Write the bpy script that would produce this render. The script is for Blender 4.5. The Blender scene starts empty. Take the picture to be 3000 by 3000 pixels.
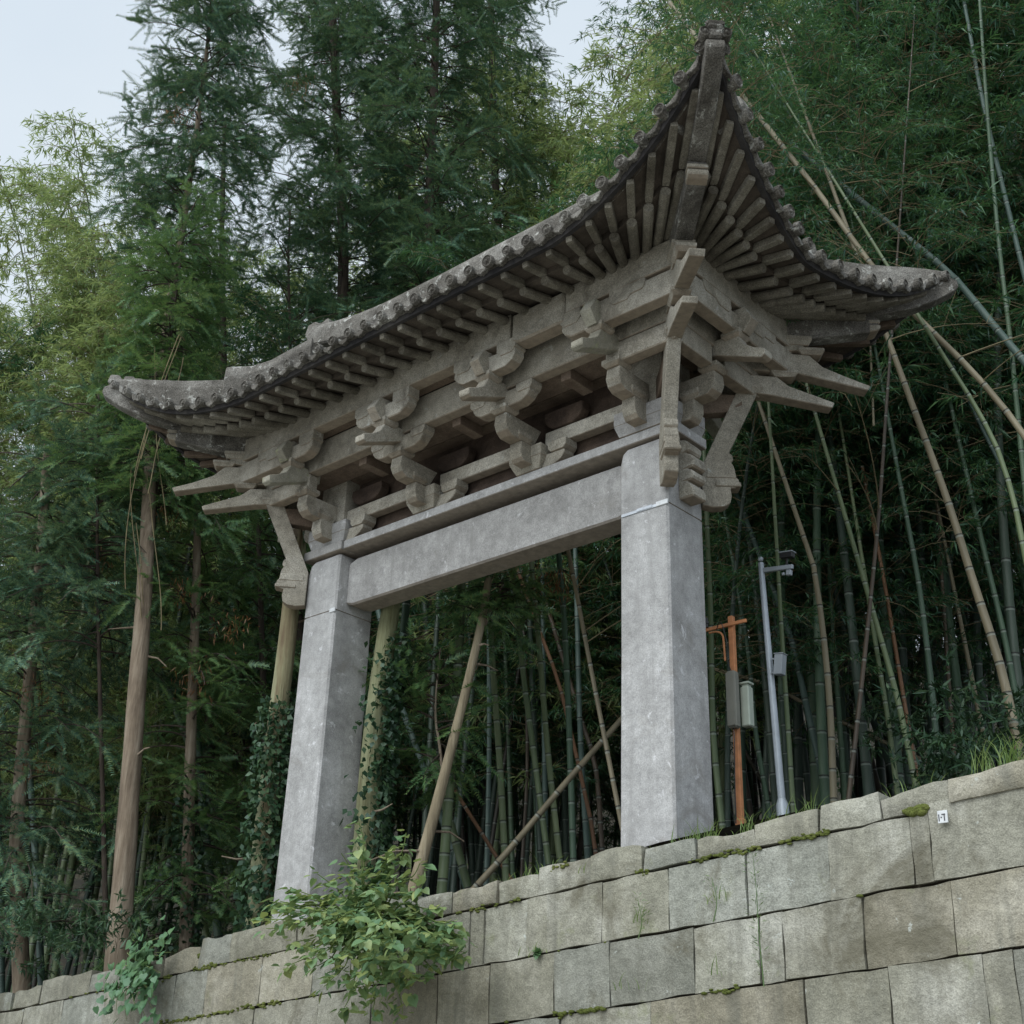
import bpy, bmesh, math, random
import numpy as np
from mathutils import Vector, Matrix, noise
random.seed(7); rng = np.random.default_rng(7)
SC = bpy.context.scene
COL = SC.collection

# ------------------------------------------------------------------ camera
CR = ((0.745755, 0.259759, 0.613494), (0.665504, -0.333147, -0.66792), (0.030885, 0.906387, -0.421317))
CC = Vector((6.9238, -6.9828, -1.2742)); CF = 3796.04          # focal length in pixels of the 3000 px photograph
cd = bpy.data.cameras.new('camera'); cam = bpy.data.objects.new('camera', cd); COL.objects.link(cam)
m = Matrix(CR).to_4x4(); m.translation = CC; cam.matrix_world = m
cd.sensor_width = 36; cd.lens = 36 * CF / 3000; cd.clip_start = .1; cd.clip_end = 2000
SC.camera = cam

# ------------------------------------------------------------------ sky, sun, exposure
SUN_EL, SUN_AZ = math.radians(48), math.radians(205)
w = bpy.data.worlds.new('World'); SC.world = w; w.use_nodes = True
nt = w.node_tree; nt.nodes.clear()
out = nt.nodes.new('ShaderNodeOutputWorld'); bg = nt.nodes.new('ShaderNodeBackground')
sky = nt.nodes.new('ShaderNodeTexSky'); sky.sky_type = 'NISHITA'; sky.sun_disc = False
sky.sun_elevation = SUN_EL; sky.sun_rotation = SUN_AZ; sky.dust_density = 3; sky.air_density = 1.2
mx = nt.nodes.new('ShaderNodeMix'); mx.data_type = 'RGBA'; mx.inputs[0].default_value = .88
mx.inputs[7].default_value = (9.55, 10.8, 11.9, 1)                 # the even cloud layer
tc = nt.nodes.new('ShaderNodeTexCoord'); cn = nt.nodes.new('ShaderNodeTexNoise'); cn.inputs['Scale'].default_value = 2.2; cn.inputs['Detail'].default_value = 5
cr = nt.nodes.new('ShaderNodeValToRGB'); cr.color_ramp.elements[0].color = (8.9, 10.2, 11.5, 1); cr.color_ramp.elements[1].color = (10.3, 11.4, 12.3, 1); cr.color_ramp.elements[0].position = .35; cr.color_ramp.elements[1].position = .65
nt.links.new(tc.outputs['Generated'], cn.inputs['Vector']); nt.links.new(cn.outputs['Fac'], cr.inputs[0]); nt.links.new(cr.outputs[0], mx.inputs[7])
nt.links.new(sky.outputs[0], mx.inputs[6]); nt.links.new(mx.outputs[2], bg.inputs[0])
bg.inputs[1].default_value = 0.082
nt.links.new(bg.outputs[0], out.inputs[0])
ld = bpy.data.lights.new('sun', 'SUN'); ld.energy = 2.9; ld.angle = math.radians(60); ld.color = (.98, 1, .985)
lo = bpy.data.objects.new('sun', ld); COL.objects.link(lo)
sd = Vector((-.02, -.85, .95)).normalized()
lo.rotation_euler = sd.to_track_quat('Z', 'Y').to_euler(); lo.location = (0, -5, 30)
SC.view_settings.view_transform = 'Standard'; SC.view_settings.look = 'None'
SC.view_settings.exposure = 0.0; SC.view_settings.gamma = 1
SC.view_settings.use_curve_mapping = False
SC.cycles.max_bounces = 6; SC.cycles.diffuse_bounces = 3; SC.cycles.transparent_max_bounces = 4

# ------------------------------------------------------------------ helpers
def ray(u, v):
    r = Matrix(CR) @ Vector((u - 1500, 1500 - v, -CF)); return r.normalized()
def atY(u, v, y):
    r = ray(u, v); return CC + r * ((y - CC.y) / r.y)
def atd(u, v, d):
    r = ray(u, v); return CC + r * (d / math.hypot(r.x, r.y))

def tag(o, label=None, cat=None, group=None, kind=None):
    if label: o['label'] = label
    if cat: o['category'] = cat
    if group: o['group'] = group
    if kind: o['kind'] = kind
    return o
def link(name, me, parent=None, loc=None):
    o = bpy.data.objects.new(name, me); COL.objects.link(o)
    if parent: o.parent = parent
    if loc is not None: o.location = loc
    return o
def empty(name, loc, rz=0):
    o = bpy.data.objects.new(name, None); COL.objects.link(o); o.location = loc; o.rotation_euler.z = rz
    o.empty_display_size = .2; return o
def npmesh(name, V, F, mat, smooth=False, mi=None, attr=None):
    """F: int array (n,3) or (n,4)"""
    V = np.asarray(V, np.float32); F = np.asarray(F, np.int32); k = F.shape[1]
    me = bpy.data.meshes.new(name)
    me.vertices.add(len(V)); me.vertices.foreach_set('co', V.ravel())
    me.loops.add(F.size); me.loops.foreach_set('vertex_index', F.ravel())
    me.polygons.add(len(F)); me.polygons.foreach_set('loop_start', np.arange(0, F.size, k, dtype=np.int32))
    me.polygons.foreach_set('loop_total', np.full(len(F), k, np.int32))
    if mi is not None: me.polygons.foreach_set('material_index', np.asarray(mi, np.int32))
    if smooth: me.polygons.foreach_set('use_smooth', np.ones(len(F), bool))
    if attr is not None:
        a = me.attributes.new('tone', 'FLOAT', 'POINT'); a.data.foreach_set('value', np.asarray(attr, np.float32))
    me.update(calc_edges=True)
    for q in (mat if isinstance(mat, (list, tuple)) else [mat]): me.materials.append(q)
    return me
def pymesh(name, V, F, mat, smooth=False):
    me = bpy.data.meshes.new(name); me.from_pydata([tuple(v) for v in V], [], F)
    if smooth:
        for p in me.polygons: p.use_smooth = True
    me.materials.append(mat); return me
def bevelled(name, V, F, mat, bev=.006, seg=1, jit=0):
    bm = bmesh.new(); vs = [bm.verts.new(v) for v in V]
    for f in F: bm.faces.new([vs[i] for i in f])
    bmesh.ops.recalc_face_normals(bm, faces=bm.faces)
    if bev:
        es = [e for e in bm.edges if len(e.link_faces) == 2 and e.calc_face_angle() > .35]
        bmesh.ops.bevel(bm, geom=es, offset=bev * random.uniform(.7, 1.5), segments=seg, affect='EDGES', clamp_overlap=True)
        if jit:                                                      # hand-cut stone: no line is quite true
            k = random.random() * 50
            for v in bm.verts: v.co += noise.noise_vector(v.co * 7 + Vector((k, 0, 0))) * jit + noise.noise_vector(v.co * 31) * jit * .5
    me = bpy.data.meshes.new(name); bm.to_mesh(me); bm.free(); me.materials.append(mat); return me
def prism(pts0, pts1):
    """two matching outlines -> verts, faces"""
    n = len(pts0); V = list(pts0) + list(pts1)
    F = [list(range(n))[::-1], list(range(n, 2 * n))] + [[i, (i + 1) % n, n + (i + 1) % n, n + i] for i in range(n)]
    return V, F
def box(x0, x1, y0, y1, z0, z1):
    return prism([(x0, y0, z0), (x1, y0, z0), (x1, y1, z0), (x0, y1, z0)], [(x0, y0, z1), (x1, y0, z1), (x1, y1, z1), (x0, y1, z1)])
def join(parts):
    V, F = [], []
    for v, f in parts:
        b = len(V); V += list(v); F += [[i + b for i in q] for q in f]
    return V, F
def cyl(r, z0, z1, n=12, c=(0, 0), r1=None):
    r1 = r if r1 is None else r1
    a = [2 * math.pi * i / n for i in range(n)]
    return prism([(c[0] + r * math.cos(t), c[1] + r * math.sin(t), z0) for t in a], [(c[0] + r1 * math.cos(t), c[1] + r1 * math.sin(t), z1) for t in a])
def frame(d, up=Vector((0, 0, 1))):
    d = d.normalized(); s = d.cross(up)
    if s.length < 1e-4: s = d.cross(Vector((0, 1, 0)))
    s.normalize(); return d, s, s.cross(d).normalized()
def tube(pts, rad, n=8, tones=None):
    """numpy tube along points; returns V,F(quads),tone"""
    P = np.array([tuple(p) for p in pts], float); m = len(P)
    T = np.gradient(P, axis=0); T /= np.linalg.norm(T, axis=1)[:, None] + 1e-9
    ref = np.array([0, 0, 1.]) if abs(T[0, 2]) < .9 else np.array([1., 0, 0])
    S = np.cross(T, ref); S /= np.linalg.norm(S, axis=1)[:, None] + 1e-9
    U = np.cross(S, T)
    a = np.arange(n) * 2 * np.pi / n
    r = np.broadcast_to(np.asarray(rad, float), (m,)) if np.ndim(rad) < 2 else rad
    if np.ndim(rad) < 2: r = np.repeat(np.asarray(r)[:, None], n, 1)
    V = P[:, None] + r[..., None] * (np.cos(a)[None, :, None] * S[:, None] + np.sin(a)[None, :, None] * U[:, None])
    i = np.arange(m - 1)[:, None] * n; j = np.arange(n)[None]; k = (j + 1) % n
    F = np.stack([i + j, i + k, i + n + k, i + n + j], -1).reshape(-1, 4)
    t = np.repeat(np.zeros(m) if tones is None else np.asarray(tones, float), n)
    return V.reshape(-1, 3), F, t
def cat(parts):
    V, F, T, b = [], [], [], 0
    for v, f, t in parts:
        V.append(v); F.append(f + b); T.append(t); b += len(v)
    return np.concatenate(V), np.concatenate(F), np.concatenate(T)

# ------------------------------------------------------------------ materials
class NT:
    def __init__(s, name):
        s.m = bpy.data.materials.new(name); s.m.use_nodes = True; s.t = s.m.node_tree
        s.b = s.t.nodes['Principled BSDF']; s.out = s.t.nodes['Material Output']
    def n(s, k, **kw):
        q = s.t.nodes.new(k)
        for a, v in kw.items(): setattr(q, a, v)
        return q
    def l(s, a, b): s.t.links.new(a, b)
    def pos(s):
        return s.n('ShaderNodeNewGeometry').outputs['Position']
    def noise(s, scale, detail=4, rough=.6, vec=None, dist=0):
        q = s.n('ShaderNodeTexNoise'); q.inputs['Scale'].default_value = scale; q.inputs['Detail'].default_value = detail
        q.inputs['Roughness'].default_value = rough; q.inputs['Distortion'].default_value = dist
        s.l(vec or s.pos(), q.inputs['Vector']); return q.outputs['Fac']
    def ramp(s, fac, stops):
        q = s.n('ShaderNodeValToRGB'); e = q.color_ramp.elements
        while len(e) < len(stops): e.new(.5)
        for x, (p, c) in zip(e, stops):
            x.position = p; x.color = (*c, 1) if len(c) == 3 else c
        s.l(fac, q.inputs[0]); return q.outputs[0]
    def mix(s, fac, a, b, mode='MIX'):
        q = s.n('ShaderNodeMix', data_type='RGBA', blend_type=mode)
        for sock, v in ((0, fac), (6, a), (7, b)):
            if isinstance(v, (int, float)): q.inputs[sock].default_value = v
            elif isinstance(v, tuple): q.inputs[sock].default_value = (*v, 1)
            else: s.l(v, q.inputs[sock])
        return q.outputs[2]
    def math(s, op, a, b=None):
        q = s.n('ShaderNodeMath', operation=op)
        for i, v in enumerate((a, b)):
            if v is None: continue
            if isinstance(v, (int, float)): q.inputs[i].default_value = v
            else: s.l(v, q.inputs[i])
        return q.outputs[0]
    def bump(s, h, strength=.5, dist=.01, nrm=None):
        q = s.n('ShaderNodeBump'); q.inputs['Strength'].default_value = strength; q.inputs['Distance'].default_value = dist
        s.l(h, q.inputs['Height'])
        if nrm: s.l(nrm, q.inputs['Normal'])
        return q.outputs[0]
    def scaled(s, sx, sy, sz):
        q = s.n('ShaderNodeMapping'); q.inputs['Scale'].default_value = (sx, sy, sz); s.l(s.pos(), q.inputs[0]); return q.outputs[0]
G3 = lambda v: (v, v, v)
def stone(name, c0, c1, c2, speck=.25, belly=None, lichen=None, lich_amt=.58, stain=None, stain_amt=.55, rough_b=.5, streak=None, moss=None):
    s = NT(name)
    big = s.noise(2.3, 5, .62); mid = s.noise(14, 5, .65); fine = s.noise(110, 3, .7)
    col = s.ramp(big, [(.32, c0), (.5, c1), (.68, c2)])
    col = s.mix(.7, col, s.ramp(mid, [(.3, G3(.72)), (.5, G3(1.)), (.72, G3(1.28))]), 'MULTIPLY')
    col = s.mix(speck, col, s.ramp(fine, [(.34, G3(.35)), (.5, G3(1.)), (.66, G3(1.7))]), 'MULTIPLY')
    if streak:
        st = s.noise(1, 5, .6, s.scaled(11, 11, 1.1))
        col = s.mix(s.ramp(st, [(.5, G3(0)), (.72, G3(.75))]), col, streak)
    if stain:
        st = s.noise(1.7, 6, .7, dist=.6)
        col = s.mix(s.ramp(st, [(stain_amt, G3(0)), (stain_amt + .14, G3(.8))]), col, stain)
    if lichen:
        lf = s.noise(9, 6, .75, dist=.4)
        col = s.mix(s.ramp(lf, [(lich_amt, G3(0)), (lich_amt + .06, G3(.85))]), col, lichen)
    if moss:
        mf = s.noise(3.3, 6, .7)
        col = s.mix(s.ramp(mf, [(.60, G3(0)), (.72, G3(.7))]), col, moss)
    oi = s.n('ShaderNodeObjectInfo'); col = s.mix(1, col, s.ramp(oi.outputs['Random'], [(0, (.86, .855, .84)), (.5, (.99, .99, .99)), (1, (1.10, 1.11, 1.12))]), 'MULTIPLY')
    if belly:      # faces turned downward are mixed toward a darker brown
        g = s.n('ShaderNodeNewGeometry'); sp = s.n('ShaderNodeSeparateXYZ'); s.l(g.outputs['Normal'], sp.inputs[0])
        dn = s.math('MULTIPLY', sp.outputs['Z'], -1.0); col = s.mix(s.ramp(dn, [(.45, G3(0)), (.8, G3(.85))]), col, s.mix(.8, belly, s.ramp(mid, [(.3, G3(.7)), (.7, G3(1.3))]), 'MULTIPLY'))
    s.l(col, s.b.inputs['Base Color']); s.b.inputs['Roughness'].default_value = .93
    s.b.inputs['Specular IOR Level'].default_value = .2
    n1 = s.bump(mid, rough_b, .02); n2 = s.bump(fine, rough_b, .004, n1); s.l(n2, s.b.inputs['Normal'])
    return s.m
M = {}
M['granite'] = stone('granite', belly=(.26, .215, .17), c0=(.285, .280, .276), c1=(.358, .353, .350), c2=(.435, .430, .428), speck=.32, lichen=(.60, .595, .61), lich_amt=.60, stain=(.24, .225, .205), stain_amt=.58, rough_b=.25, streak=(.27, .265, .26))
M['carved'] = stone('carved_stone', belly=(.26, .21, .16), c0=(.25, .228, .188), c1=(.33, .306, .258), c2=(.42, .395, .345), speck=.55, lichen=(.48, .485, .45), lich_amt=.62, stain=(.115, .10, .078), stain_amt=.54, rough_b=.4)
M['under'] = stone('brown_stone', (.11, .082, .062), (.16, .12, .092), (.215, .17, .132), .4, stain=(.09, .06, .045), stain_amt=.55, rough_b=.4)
M['soffit'] = stone('soffit_stone', (.055, .045, .037), (.09, .074, .06), (.135, .112, .092), .3, rough_b=.4)  # dark brown for the boards under the eaves
M['tile'] = stone('roof_stone', (.085, .078, .068), (.16, .15, .135), (.27, .26, .24), .8, lichen=(.46, .46, .43), lich_amt=.57, stain=(.045, .04, .035), stain_amt=.54, rough_b=.9)
M['rafter'] = stone('rafter_stone', (.10, .09, .073), (.175, .16, .13), (.26, .242, .205), .6, lichen=(.33, .32, .28), lich_amt=.66, stain=(.06, .048, .038), stain_amt=.55)
M['inner'] = stone('recess_shade_stone', (.035, .025, .02), (.065, .047, .038), (.11, .08, .062), .4)  # near-black colour carries the shade of the gaps behind the wall beams
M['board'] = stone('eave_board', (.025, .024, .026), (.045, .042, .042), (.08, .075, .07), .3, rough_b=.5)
M['mossy'] = stone('mossy_stone', (.22, .205, .165), (.29, .275, .225), (.36, .34, .29), .4, lichen=(.30, .315, .19), lich_amt=.56, rough_b=.5)
WALLM = []
for i, (a, b, c) in enumerate([((.205, .20, .158), (.278, .27, .218), (.37, .36, .305)), ((.212, .197, .15), (.29, .27, .212), (.375, .355, .295)), ((.19, .195, .168), (.26, .263, .228), (.345, .348, .31)), ((.23, .225, .182), (.31, .303, .252), (.40, .393, .345))]):
    WALLM.append(stone('wall_stone', a, b, c, .38, lichen=(.50, .53, .50), lich_amt=.64, stain=(.135, .125, .09), stain_amt=.53, rough_b=1.0, streak=(.17, .168, .14), moss=(.235, .245, .15)))
M['mortar'] = stone('dark_earth', (.018, .015, .010), (.035, .029, .019), (.06, .052, .035), .4)
M['moss'] = stone('moss', (.06, .075, .015), (.10, .12, .03), (.15, .16, .05), .5, rough_b=1)
M['soil'] = stone('soil', (.012, .012, .008), (.024, .021, .013), (.04, .034, .02), .5, rough_b=1)
M['asphalt'] = stone('bounce_concrete', (.30, .29, .26), (.36, .35, .32), (.42, .41, .38), .5)  # unseen road, kept pale to bounce light up onto the soffits

def plain(name, c, rough=.5, metal=0, var=.15, scale=20):
    s = NT(name); f = s.noise(scale, 4)
    s.l(s.mix(1, (*c,), s.ramp(f, [(.3, G3(1 - var)), (.7, G3(1 + var))]), 'MULTIPLY'), s.b.inputs['Base Color'])
    s.b.inputs['Roughness'].default_value = rough; s.b.inputs['Metallic'].default_value = metal
    s.l(s.bump(f, .15, .003), s.b.inputs['Normal']); return s.m
M['steel'] = plain('steel_band', (.45, .48, .52), .45, .6)
M['white'] = plain('white_tag', (.62, .64, .66), .5)
M['ink'] = plain('ink', (.05, .05, .06), .7)
M['silver'] = plain('galvanised', (.36, .40, .44), .45, .35, .12, 9)
M['orange'] = plain('orange_paint', (.46, .195, .085), .75, 0, .22, 14)
M['greybox'] = plain('grey_box', (.17, .17, .145), .6, 0, .1, 8)
M['palebox'] = plain('pale_box', (.36, .41, .35), .55, 0, .1, 8)
M['lightgrey'] = plain('grey_cabinet', (.27, .30, .33), .5, 0, .1, 8)
M['black'] = plain('black_plastic', (.02, .02, .022), .4)

def leafmat(name, c0, c1, c2, trans=.35, rough=.6, patch=.8):
    s = NT(name); g = s.n('ShaderNodeNewGeometry')
    isl = g.outputs['Random Per Island']
    big = s.noise(patch, 3, .6)
    f = s.math('ADD', s.math('MULTIPLY', isl, .45), s.math('MULTIPLY', big, .62))
    col = s.ramp(f, [(.25, c0), (.52, c1), (.80, c2)])
    d = s.n('ShaderNodeBsdfDiffuse'); tr = s.n('ShaderNodeBsdfTranslucent'); mx = s.n('ShaderNodeMixShader')
    gl = s.n('ShaderNodeBsdfGlossy'); gl.inputs['Roughness'].default_value = .45; mg = s.n('ShaderNodeMixShader')
    s.l(col, d.inputs[0]); s.l(s.mix(.5, col, (c2[0] * 1.15, c2[1] * 1.15, c2[2] * .8)), tr.inputs[0]); mx.inputs[0].default_value = trans
    s.l(d.outputs[0], mx.inputs[1]); s.l(tr.outputs[0], mx.inputs[2])
    mg.inputs[0].default_value = .05; gl.inputs[0].default_value = (.6, .7, .7, 1)
    s.l(mx.outputs[0], mg.inputs[1]); s.l(gl.outputs[0], mg.inputs[2]); s.l(mg.outputs[0], s.out.inputs[0]); return s.m
M['bleaf'] = leafmat('bamboo_leaf', (.013, .052, .034), (.037, .112, .058), (.12, .23, .085))  # grove shade is put into this dark leaf colour
M['bleaf_lit'] = leafmat('sunlit_bamboo_leaf', (.14, .23, .10), (.24, .34, .135), (.37, .43, .19), .5)  # same leaf with the sunlight on the far crowns put into its colour
M['needle'] = leafmat('fir_needle', (.030, .085, .064), (.080, .172, .110), (.22, .30, .14), .15, patch=1.1)
M['needle_y'] = leafmat('young_fir_needle', (.045, .11, .055), (.095, .20, .078), (.20, .29, .10), .25, patch=1.4)
M['shrub'] = leafmat('shrub_leaf', (.09, .185, .095), (.16, .275, .13), (.34, .39, .14), .3, patch=3)
M['vine'] = leafmat('vine_leaf', (.050, .125, .062), (.085, .18, .088), (.17, .27, .11), .2, patch=4)
M['ivy'] = leafmat('ivy_leaf', (.016, .042, .022), (.032, .075, .034), (.075, .125, .055), .15)
M['grassm'] = leafmat('grass_blade', (.10, .18, .05), (.17, .27, .08), (.28, .36, .13), .4)
M['weed'] = leafmat('weed_leaf', (.08, .15, .06), (.13, .21, .08), (.2, .26, .10), .3)
M['deadleaf'] = leafmat('dead_leaf', (.14, .055, .02), (.24, .10, .04), (.33, .17, .07), .3)
def culmmat(name, c0, c1, c2):
    s = NT(name); a = s.n('ShaderNodeAttribute'); a.attribute_name = 'tone'
    oi = s.n('ShaderNodeObjectInfo')
    f = s.math('ADD', s.math('MULTIPLY', s.noise(1, 4, .6, s.scaled(9, 9, .8)), .7), s.math('MULTIPLY', oi.outputs['Random'], .3))
    col = s.ramp(f, [(.3, c0), (.5, c1), (.75, c2)])
    col = s.mix(s.ramp(a.outputs['Fac'], [(.45, G3(0)), (.55, G3(.85))]), col, (.015, .016, .014))
    q = s.math('LESS_THAN', a.outputs['Fac'], -.25); col = s.mix(s.math('MULTIPLY', q, .55), col, (.30, .34, .30))
    s.l(col, s.b.inputs['Base Color']); s.b.inputs['Roughness'].default_value = .55
    return s.m
M['c_green'] = culmmat('culm_green', (.032, .066, .042), (.055, .102, .06), (.09, .138, .078))
M['c_olive'] = culmmat('culm_olive', (.075, .11, .05), (.125, .165, .08), (.19, .225, .115))
M['c_tan'] = culmmat('culm_tan', (.13, .11, .068), (.20, .17, .108), (.28, .25, .165))
M['c_brown'] = culmmat('culm_brown', (.035, .026, .02), (.06, .045, .03), (.11, .075, .045))
M['c_deep'] = culmmat('culm_deep_shade', (.022, .040, .030), (.038, .062, .045), (.06, .085, .06))  # albedo lowered to paint in the dimness deep in the grove
M['c_deepb'] = culmmat('culm_deep_shade_brown', (.03, .026, .02), (.05, .042, .032), (.08, .066, .05))  # brown canes, likewise darkened to stand for the grove's shade
M['c_rust'] = culmmat('culm_rust', (.12, .06, .028), (.19, .095, .045), (.26, .14, .075))
M['c_grey'] = culmmat('culm_grey', (.035, .065, .055), (.06, .10, .085), (.09, .135, .115))
def barkmat(name, c0, c1, c2, sc=16, peel=None):
    s = NT(name); v = s.scaled(sc, sc, 1.6); f = s.noise(1, 6, .7, v, .3); g = s.noise(2.0, 4)
    col = s.ramp(s.math('ADD', s.math('MULTIPLY', f, .7), s.math('MULTIPLY', g, .3)), [(.35, c0), (.5, c1), (.64, c2)])
    if peel: col = s.mix(s.ramp(s.noise(1, 4, .5, s.scaled(5, 5, .6)), [(.50, G3(0)), (.58, G3(.85))]), col, peel)
    s.l(col, s.b.inputs['Base Color']); s.b.inputs['Roughness'].default_value = .95
    s.l(s.bump(f, .8, .03), s.b.inputs['Normal']); return s.m
M['bark'] = barkmat('fir_bark', (.11, .082, .058), (.22, .172, .125), (.34, .285, .22))
M['bark_pale'] = barkmat('pale_bark', (.15, .12, .075), (.27, .225, .15), (.37, .32, .23))
M['bark_dark'] = barkmat('dark_bark', (.03, .022, .018), (.06, .045, .035), (.10, .08, .06))
M['bark_green'] = barkmat('pale_green_bark', (.16, .15, .075), (.27, .28, .16), (.36, .38, .23), 22)
M['bark_snag'] = barkmat('snag_bark', (.14, .10, .06), (.22, .19, .11), (.30, .30, .18), 14, peel=(.34, .36, .22))
M['twig'] = plain('dry_twig', (.19, .155, .085), .9, 0, .3, 5)
M['stemg'] = plain('green_stem', (.20, .27, .09), .7, 0, .2, 8)

# ------------------------------------------------------------------ ground
def ground_z(x, y):
    xs = max(-7, min(6, x)); b = .03 + .085 * xs
    d = (x + 2) * -.60 + (y - 1) * .80
    h = max(0, d - 13); return b + .42 * h - .5 * (1 - math.exp(-max(0, y) / 3)) + .35 * noise.noise(Vector((x * .2, y * .2, 3)))
def build_ground():
    V, F = [], []
    xs = np.concatenate([np.linspace(-150, -30, 13), np.linspace(-28, 14, 43), np.linspace(18, 120, 12)])
    ys = np.concatenate([[-.12], np.linspace(.4, 30, 42), np.linspace(34, 150, 12)])
    for y in ys:
        for x in xs: V.append((x, y, min(ground_z(x, y), 42)))
    n = len(xs)
    F = [[j * n + i, j * n + i + 1, (j + 1) * n + i + 1, (j + 1) * n + i] for j in range(len(ys) - 1) for i in range(n - 1)]
    tag(link('hillside', pymesh('hillside', V, F, M['soil'], True)), kind='structure')
    V, F = [], []
    xs = np.linspace(-150, 120, 40)
    for y in (-150, -.2):
        for x in xs: V.append((x, y, -3.05 + .085 * max(-12, min(12, x))))
    n = len(xs); F = [[i, i + 1, n + i + 1, n + i] for i in range(n - 1)]
    tag(link('road', pymesh('road', V, F, M['asphalt'])), kind='structure')
build_ground()
# ------------------------------------------------------------------ retaining wall: every block its own stone
WY = -.30; SL = .085
def wz(x, s): return s + SL * x
def build_wall():
    root = empty('stone_retaining_wall', (0, WY, -3)); off = Vector((0, -WY, 3))
    tag(root, 'long retaining wall of big weathered grey blocks sloping up to the right below the gateway', 'wall')
    R_ = random.Random(3)
    def block(x0, x1, s0, s1, cop=False, nx=None):
        w_ = x1 - x0; g = .005 if cop else .0036
        x0 += g; x1 -= g; s0 += g * R_.uniform(.6, 1.6); s1 -= g * R_.uniform(.6, 1.6)
        seed = R_.random() * 100; dy = R_.uniform(-.008, .008) + (-.015 if cop else 0)
        nx = (6 if w_ > .3 else 3) if cop else (5 if w_ > .3 else 3); nz = 4
        V = []; amp = .024 if cop else .006
        for j in range(nz + 1):
            for i in range(nx + 1):
                a, b = i / nx, j / nz
                x = x0 + (x1 - x0) * a; s = s0 + (s1 - s0) * b
                ed = min(a, 1 - a) * (x1 - x0), min(b, 1 - b) * (s1 - s0)
                e = min(ed)
                n = noise.noise(Vector((x * 3.1 + seed, s * 3.1, seed)))
                n2 = noise.noise(Vector((x * 9, s * 9 + seed, 2)))
                y = WY + dy - .010 + amp * n + .005 * n2 + (.012 if cop else .001) * (1 if e < 1e-6 else 0)
                ox = .014 * noise.noise(Vector((s * 4, seed, 5 + i))) if i in (0, nx) else .03 * n2
                oz = .014 * noise.noise(Vector((x * 5, seed, 9 + j))) if j in (0, nz) else .02 * n
                if cop and j == nz: oz += .034 * noise.noise(Vector((x * 4.2, seed * 3, 1))) - .008 * (1 if i in (0, nx) else 0)
                V.append((x + ox, y, wz(x, s + oz)))
        k = nx + 1; F = [[j * k + i, j * k + i + 1, (j + 1) * k + i + 1, (j + 1) * k + i] for j in range(nz) for i in range(nx)]
        rim = [i for i in range(nx + 1)] + [j * k + nx for j in range(1, nz + 1)] + [nz * k + i for i in range(nx - 1, -1, -1)] + [j * k for j in range(nz - 1, 0, -1)]
        b0 = len(V)
        for r in rim: V.append(V[r])                                    # crisp arris: the sides do not share the face's corners
        rim = list(range(b0, b0 + len(rim)))
        b = len(V); depth = .42 if cop else .16
        for r in rim: V.append((V[r][0], WY + depth, V[r][2] - (.02 if cop else 0)))
        n = len(rim)
        for q in range(n): F.append([rim[q], b + q, b + (q + 1) % n, rim[(q + 1) % n]])
        me = pymesh('stone_block', V, F, R_.choice(WALLM), True)
        for p in me.polygons:
            p.use_smooth = p.index < nx * nz
        o = link('coping_stone' if cop else 'stone_block', me, root, off)
    def course(joints, s0, s1, lo, hi, wmin=.34, wmax=.72, cop=False, tops=None):
        x = joints[0]; L = []
        while x > lo: x -= R_.uniform(wmin, wmax) if R_.random() > .1 else R_.uniform(.12, .2); L.append(x)
        J = L[::-1] + list(joints); x = J[-1]
        while x < hi: x += R_.uniform(wmin, wmax) if R_.random() > .1 else R_.uniform(.12, .2); J.append(x)
        for a, b in zip(J, J[1:]):
            t = s1 + (R_.uniform(-.03, .05) if cop else 0)
            if tops:
                for (xa, v) in tops:
                    if a <= xa < b: t = v
            # the big block at the right rises into the coping course
            if not cop and s1 > -.1 and a > 3.85: block(a, b, s0, -.01)
            else: block(a, b, s0, t, cop)
    tops = [(1.41, .125), (1.82, .12), (2.2, .095), (2.6, .07), (3.05, .10), (3.45, .115), (3.8, .085), (4.24, .095), (4.8, .09), (.4, .10), (.0, .10), (.9, .095), (-2.3, .175), (-2.0, .175), (-4.3, .15), (-5, .16), (-3.3, .11)]
    course([-5.01, -4.51, -4.15, -3.6, -3.05, -2.53, -2.12, -1.3, -.55, -.01, .36, .79, 1.14, 1.59, 2.01, 2.41, 2.82, 3.25, 3.63, 4.03, 4.6], -.055, .11, -15, 10, .35, .6, True, tops)
    course([.54, .67, 1.05, 1.23, 1.69, 2.2, 2.75, 3.29, 3.79, 3.9, 4.75], -.43, -.062, -15, 10)
    course([-.98, -.4, .26, .74, 1.3, 1.75, 2.37, 2.82, 2.97, 3.47, 3.98, 4.6], -.81, -.435, -15, 10)
    course([.9, 1.35, 2.05, 3.09, 3.59, 4.11, 4.27, 4.9], -1.17, -.815, -15, 10)
    s = -1.175
    for h in (.38, .36, .40, .42, .40): course([0, .6], s - h, s - .005, -13, 9, .45, .8); s -= h
    V, F = prism([(-16, WY + .028, wz(-16, -3.3)), (12, WY + .028, wz(12, -3.3)), (12, WY + .028, wz(12, .02)), (-16, WY + .028, wz(-16, .02))],
                 [(-16, WY + .5, wz(-16, -3.3)), (12, WY + .5, wz(12, -3.3)), (12, WY + .5, wz(12, .02)), (-16, WY + .5, wz(-16, .02))])
    link('wall_core', pymesh('wall_core', V, F, M['mortar']), root, off)
    # moss cushions in the joints
    V, F = [], []; ico = bmesh.new(); bmesh.ops.create_icosphere(ico, subdivisions=1, radius=1)
    iv = [v.co.copy() for v in ico.verts]; idx = [[v.index for v in f.verts] for f in ico.faces]; ico.free()
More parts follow.
